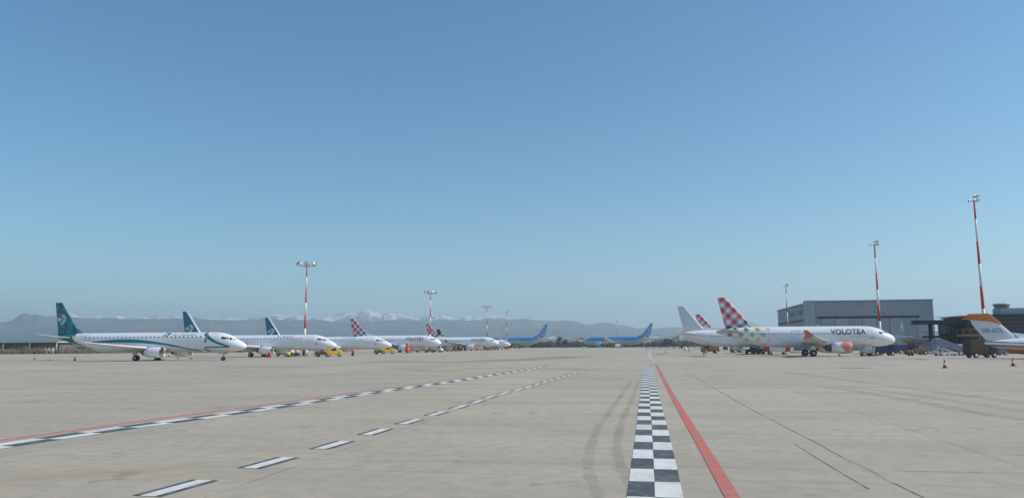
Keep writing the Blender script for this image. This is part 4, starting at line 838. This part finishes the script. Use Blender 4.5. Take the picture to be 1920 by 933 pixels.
def extinguisher(label, px, Y, m=REDE, s_=1.0):
    t = thing("wheeled_extinguisher", label, "fire extinguisher", (X_at(px,Y), Y, ZA), random.uniform(-.5,.5), "wheeled fire extinguishers on the apron")
    MB().lathe([(.2,.02),(.22,.2),(.35,.27),(1.05,.27),(1.2,.18),(1.28,.06),(1.36,.06)],'Z',(0,0,0),14).build("tank", m, t)
    fr = MB(); 
    for y_ in (-.3,.3): fr.tube((-.1,y_,.25),(-.38,y_,1.35),.03,n=6)
    fr.tube((-.38,-.3,1.35),(-.38,.3,1.35),.03,n=6); fr.box((0,0,.2),(.5,.7,.06)); fr.build("frame", m, t)
    for sg in (-1,1): MB().lathe([(-.05,.05),(-.05,.26),(.05,.26),(.05,.05)],'Y',(-.05,sg*.4,.26),14).build("wheel", RUBBER, t)
    MB().box((.3,0,.75),(.12,.3,.5)).build("hose_box", m, t); t.scale = (s_,)*3; return t
CG = "traffic cones on the apron"
def make_cone():
    t = thing("traffic_cone", None, "traffic cone", (0,0,0), 0, CG); MB().box((0,0,.03),(.46,.46,.06)).build("base", RUBBER, t)
    MB().lathe([(.06,.18),(.32,.135)],'Z',(0,0,0),16).build("cone_body", ORG, t); MB().lathe([(.32,.135),(.55,.093)],'Z',(0,0,0),16).build("reflective_band", WHE, t); MB().lathe([(.55,.093),(.9,.035)],'Z',(0,0,0),16).build("cone_top", ORG, t); return t
cone0 = make_cone(); used = False
for lab, px, py in (("cone alone on the open apron left of the business jet", 1772, 690.5), ("cone in front of the business jet near the right edge", 1900, 686.5), ("cone far left of the teal-tailed plane", 65, 673.5), ("cone under the teal tail", 140, 676), ("cone behind the teal-tailed plane's far engine", 317, 668),
    ("cone left of the ochre container", 1320, 666), ("cone below the rear belly of the checked jet", 1448, 665), ("cone by the main wheels of the checked jet", 1504, 668.5), ("cone under the coral engine front", 1574, 667), ("cone on the far apron below the pale cars", 1248, 661), ("cone below the far row of cars, right of the white dome", 1292, 659.5), ("cone between the two engines of the teal-tailed plane", 334, 672.5), ("cone under the forward belly of the teal-tailed plane", 358, 673)):
    c_ = cone0 if not used else copy_tree(cone0); used = True; c_['label'] = lab; p = gnd(px, py); c_.location = (p.x, p.y, ZA); c_.rotation_euler = (0,0,random.uniform(0,1.5)); c_.scale = (1.0,)*3
# left row equipment
tug("yellow tug under the nose of the second left-row plane", 627, 174, YEL, .15, 1.0); cart("dark low trailer behind the yellow tug", 603, 176, DKE, .1, "equipment_trailer", BRN, 3.2, 1.3)
tug("smaller yellow tug under the nose of the third left-row plane", 728, 222, YEL, .1); cart("dark brown trailer left of the smaller yellow tug", 711, 224, BRN, .1, "equipment_trailer", OCH, 3.0, 1.4)
extinguisher("red wheeled extinguisher right of the second plane's engine", 505, 163); extinguisher("red wheeled extinguisher under the third plane's belly", 662, 186, s_=1.15)
extinguisher("yellow wheeled bottle left of the tallest left mast", 542, 170, HIV, .95)
for lab, px, Y, m in (("white domed ground heater left of the tallest left mast", 547, 178, WHE), ("pinkish domed ground heater beside the white one", 557, 179, mat("dome_pink", (.62,.45,.40), .5))):
    t = thing("ground_heater", lab, "heater cart", (X_at(px,Y), Y, ZA), 0, None); MB().lathe([(.75,.05),(.8,.45),(1.1,.62),(1.45,.58),(1.75,.35),(1.85,.03)],'Z',(0,0,0),18).build("dome", m, t); fr = MB(); fr.box((0,0,.5),(1.3,1.0,.5)); fr.build("body", DKE, t); wheels(t, (-.4,.4), .5, .22, .14)
bx = thing("mast_barrier", "low barrier and box around the foot of the tallest left mast", "barrier", (X_at(571,184)-.0, 182.6, ZA), 0); fr = MB()
for x_ in (-1.3,-.65): fr.tube((x_,0,0),(x_,0,.9),.06,n=6)
fr.box((-1,0,.85),(.9,.06,.1)); fr.build("rail", GRE, bx); MB().box((1.2,0,.4),(.8,.6,.75)).build("box", CRM, bx); MB().lathe([(0,.32),(1.9,.32),(2.05,.2)],'Z',(.75,.4,0),14).build("white_cabinet", WHE, bx)
cart("brown crates on a cart left of the tallest left mast", 529, 182, BRN, 0, load=REDE, hz=1.5); 
def cover(label, px, Y, s_=1.0):
    t = thing("engine_cover_stand", label, "engine cover", (X_at(px,Y), Y, ZA), .2, None)
    MB().lathe([(.35,.9),(.5,1.02),(1.2,1.05),(1.9,.85),(2.9,.75),(3.1,.5)],'Z',(0,0,0),18).build("cover", mat("cover_coral", (.62,.10,.05), .7), t); MB().box((0,0,.2),(1.3,1.3,.36)).build("stand", REDE, t); t.scale = (s_*.72,s_*.72,s_); return t
cover("coral engine cover standing below the fourth plane's engine", 764, 246, 1.0)
truck("white truck under the nose of the fourth left-row plane", 819, 262, WHE, WHE, -.3, 4.2, 2.0); truck("grey truck left of the second ring-head mast", 791, 268, GRE, GRE, .2, 4.4, 2.4); cart("red cart at the foot of the second ring-head mast", 803, 272, REDE, .1, load=REDE)
for i, (lab, px, Y, m, ld) in enumerate([("cream baggage cart right of the white truck", 834, 300, CRM, OCH), ("ochre baggage cart next to the cream one", 843, 304, OCH, CRM), ("orange-red baggage cart in front of the fifth plane", 842, 285, ORG, CRM), ("brown baggage cart under the fifth plane's wing", 851, 300, OCH, BRN), ("dark cart with red load under the fifth plane", 859, 305, REDE, DKE), ("cream cart with high load right of the fifth plane's engine", 899, 340, CRM, CRM), ("tan cart at the foot of the third ring-head mast", 911, 345, CRM, OCH), ("ochre cart right of the third ring-head mast", 920, 350, OCH, OCH), ("red low cart under the sixth plane's nose", 931, 360, REDE, GRE), ("red cart at the foot of the thin fourth mast", 950, 400, REDE, REDE)]): cart(lab, px, Y, m, random.uniform(-.3,.3), load=ld, lx=2.4, hz=1.9)
truck("cream truck between the fifth plane's engine and mast", 889, 342, CRM, CRM, .2, 4.4, 2.6)
tug("dark red tug under the belly of the fourth left-row plane", 776, 275, REDE, .2, .9)
truck("grey service truck under the lone blue jet's wing", 1160, 520, GRE, WHE, .1, 5, 2.8); truck("dark truck below the first blue jet's body", 970, 470, DKE, BRN, .1, 5, 2.6)
# right side equipment
truck("ochre container truck left of the white jet's belly", 1331, 202, OCH, OCH, math.radians(182), 4.6, 2.3)
cart("dark blue cart under the white jet's belly", 1418, 178, DBL, 0, load=DBL, lx=2.0, hz=1.5); truck("small grey truck under the white jet's rear belly", 1381, 212, GRE, GRE, .1, 3.4, 1.5); cart("black cart left of the dark blue one", 1405, 186, DKE, 0, load=DKE, lx=2.0, hz=1.3)
bt = thing("tank_trailer", "white box trailer with red ends behind the checked jet's belly", "trailer", (X_at(1456,172), 172, ZA), HEAD); bevel(MB().box((0,0,1.55),(3.4,2.0,1.9)).build("tank", WHE, bt), .08)
for sg in (-1,1): MB().box((sg*2.25,0,1.5),(1.05,1.8,1.7)).build("end_box", REDE, bt)
wheels(bt, (-1.6,1.6), .85, .4, .3); MB().tube((2.8,0,.5),(6.0,0,.6),.1,n=8).build("tow_bar", REDE, bt)
gp = thing("ground_power_unit", "grey ground power unit with frame under the checked jet's nose", "ground power unit", (X_at(1624,146), 146, ZA), HEAD); bevel(MB().box((.2,0,.95),(2.3,1.3,.75)).build("body", mat("gpu_grey", (.45,.45,.42), .5), gp), .05); wheels(gp, (-.7,1.0), .6, .38, .22); fr = MB()
for x_ in (-1.35,-.2,1.3): fr.tube((x_,-.5,.3),(x_,-.5,1.75),.07,n=6)
fr.tube((-1.35,-.5,1.55),(1.3,-.5,1.55),.05,n=6); fr.tube((-1.2,0,.5),(-2.6,0,.4),.05,n=6); fr.build("frame", CRM, gp)
for lab, px, Y in (("red wheeled extinguisher left of the pair right of the checked jet's nose", 1703.5, 148), ("red wheeled extinguisher right of the pair right of the checked jet's nose", 1709.5, 148)): extinguisher(lab, px, Y, s_=.85)
for i, (lab, px, Y, m) in enumerate([("dark blue van right of the checked jet's nose", 1654, 151, DBL), ("black van between blue van and canopy posts", 1672, 190, DKE), ("blue van under the white canopy", 1693, 182, DBL), ("black van at the dark terminal foot", 1722, 176, DKE)]): truck(lab, px, Y, m, m, math.radians(-4+6*i), 4.8, 2.1, "service_van")
dm = thing("marker_dome", "small white dome marker on the apron below the far cars", "marker", (X_at(1285,300), 300, ZA), 0); MB().lathe([(0,.75),(.6,.7),(1.1,.45),(1.3,.05)],'Z',(0,0,0),16).build("dome", WHE, dm); MB().box((0,0,.04),(1.8,1.8,.08)).build("plinth", GRE, dm)
def stairs(label, px, Y, rz, m):
    t = thing("passenger_stairs", label, "stairs", (X_at(px,Y), Y, ZA), rz, None); Ls, Hs = 5.2, 2.2
    MB().prism([(-Ls/2,.5),(-Ls/2,.8),(Ls/2-1.2,Hs+.1),(Ls/2,Hs+.1),(Ls/2,Hs-.2),(Ls/2-1.1,Hs-.2)],-.8,.8).build("flight", GRE, t); st_ = MB()
    for k in range(14): q = k/13; st_.box((-Ls/2+.2+q*(Ls-1.5),0,.85+q*(Hs-.75)),(.3,1.5,.05))
    st_.build("tread", DKE, t)
    for sg in (-1,1):
        MB().prism([(-Ls/2,.7),(-Ls/2,1.75),(Ls/2-1.2,Hs+1.1),(Ls/2,Hs+1.1),(Ls/2,Hs),(Ls/2-1.2,Hs)],sg*.85-.03,sg*.85+.03).build("side_panel", m, t)
    fr = MB()
    for sg in (-1,1): fr.tube((Ls/2-.3,sg*.7,.5),(Ls/2-.3,sg*.7,Hs-.2),.07,n=6); fr.tube((-Ls/2+.8,sg*.7,.5),(Ls/2-.3,sg*.7,Hs-.5),.05,n=6); fr.tube((Ls/2-1.5,sg*.7,.5),(Ls/2-.4,sg*.7,Hs-.3),.05,n=6)
    fr.build("support_frame", WHE, t); bevel(MB().box((0,0,.5),(Ls*.95,1.7,.35)).build("chassis", WHE, t), .04); wheels(t, (-Ls*.35,Ls*.35), .85, .34, .24); return t
LBL = mat("stair_pale_blue", (.13,.17,.28), .5)
stairs("pale blue passenger stairs descending to the right in front of the terminal", 1776, 148, math.pi, LBL)
stairs("second pale blue stairs half hidden behind the pale blue ones", 1742, 165, math.pi*.96, LBL)
def lift(label, px, Y, h=4.4):
    t = thing("lift_platform", label, "lift platform", (X_at(px,Y), Y, ZA), random.uniform(-.1,.1), "ochre lift platforms by the terminal"); MB().box((0,0,.7),(4.2,2.0,.45)).build("chassis", OCH, t); wheels(t, (-1.5,1.5), .95, .4, .3)
    fr = MB()
    for y_ in (-.8,.8):
        fr.tube((-1.7,y_,.9),(1.7,y_,h-.6),.09,n=6); fr.tube((1.7,y_,.9),(-1.7,y_,h-.6),.09,n=6)
    fr.build("scissor_frame", DKE, t); MB().box((0,0,h-.45),(4.4,2.1,.4)).build("platform", OCH, t); rl = MB()
    for x_ in (-2.1,-.7,.7,2.1):
        for y_ in (-1,1): rl.tube((x_,y_,h-.3),(x_,y_,h+.75),.04,n=6)
    for y_ in (-1,1): rl.tube((-2.1,y_,h+.75),(2.1,y_,h+.75),.04,n=6)
    rl.build("guard_rail", OCH, t); return t
lift("ochre scissor lift left of the terminal stairs", 1716, 160, 3.3); lift("ochre scissor lift between stairs and orange tail", 1822, 150, 4.4); truck("dark high box truck tucked under the orange tail", 1838, 125, DKE, mat("dark_olive_box", (.045,.04,.028), .7, noise=.3, nscale=1.0), .05, 5.0, 3.0)
truck("white van at the foot of the terminal left of the orange tail", 1862, 158, WHE, LBL, 0, 4.8, 2.2, "service_van")
truck("red and white truck at the foot of the pale blue stairs", 1793, 156, REDE, WHE, 0, 5, 2.2)
bs = thing("step_frame", "beige folding step frame in the scrub right of the far left pavilion", "steps", (X_at(94,262), 262, 0), 0); fr = MB()
for x0_, x1_ in ((-1.6,-.4),(-.6,-1.5),(.2,1.4),(1.4,.9)): fr.tube((x0_,0,0),(x1_,0,2.1),.13,n=6)
fr.build("leg", CRM, bs); MB().box((.4,0,1.5),(1.8,.5,.7)).build("panel", CRM, bs)
# lift off-frame mast's twin: none.  Dark patch on the right: a mast head's cast shadow, painted on
line_px("mast_head_shadow", [(1578,690),(1604,690.7),(1628,690.2)], .9, mat("painted_shadow", (.05,.055,.07), .6), ZA+.008)
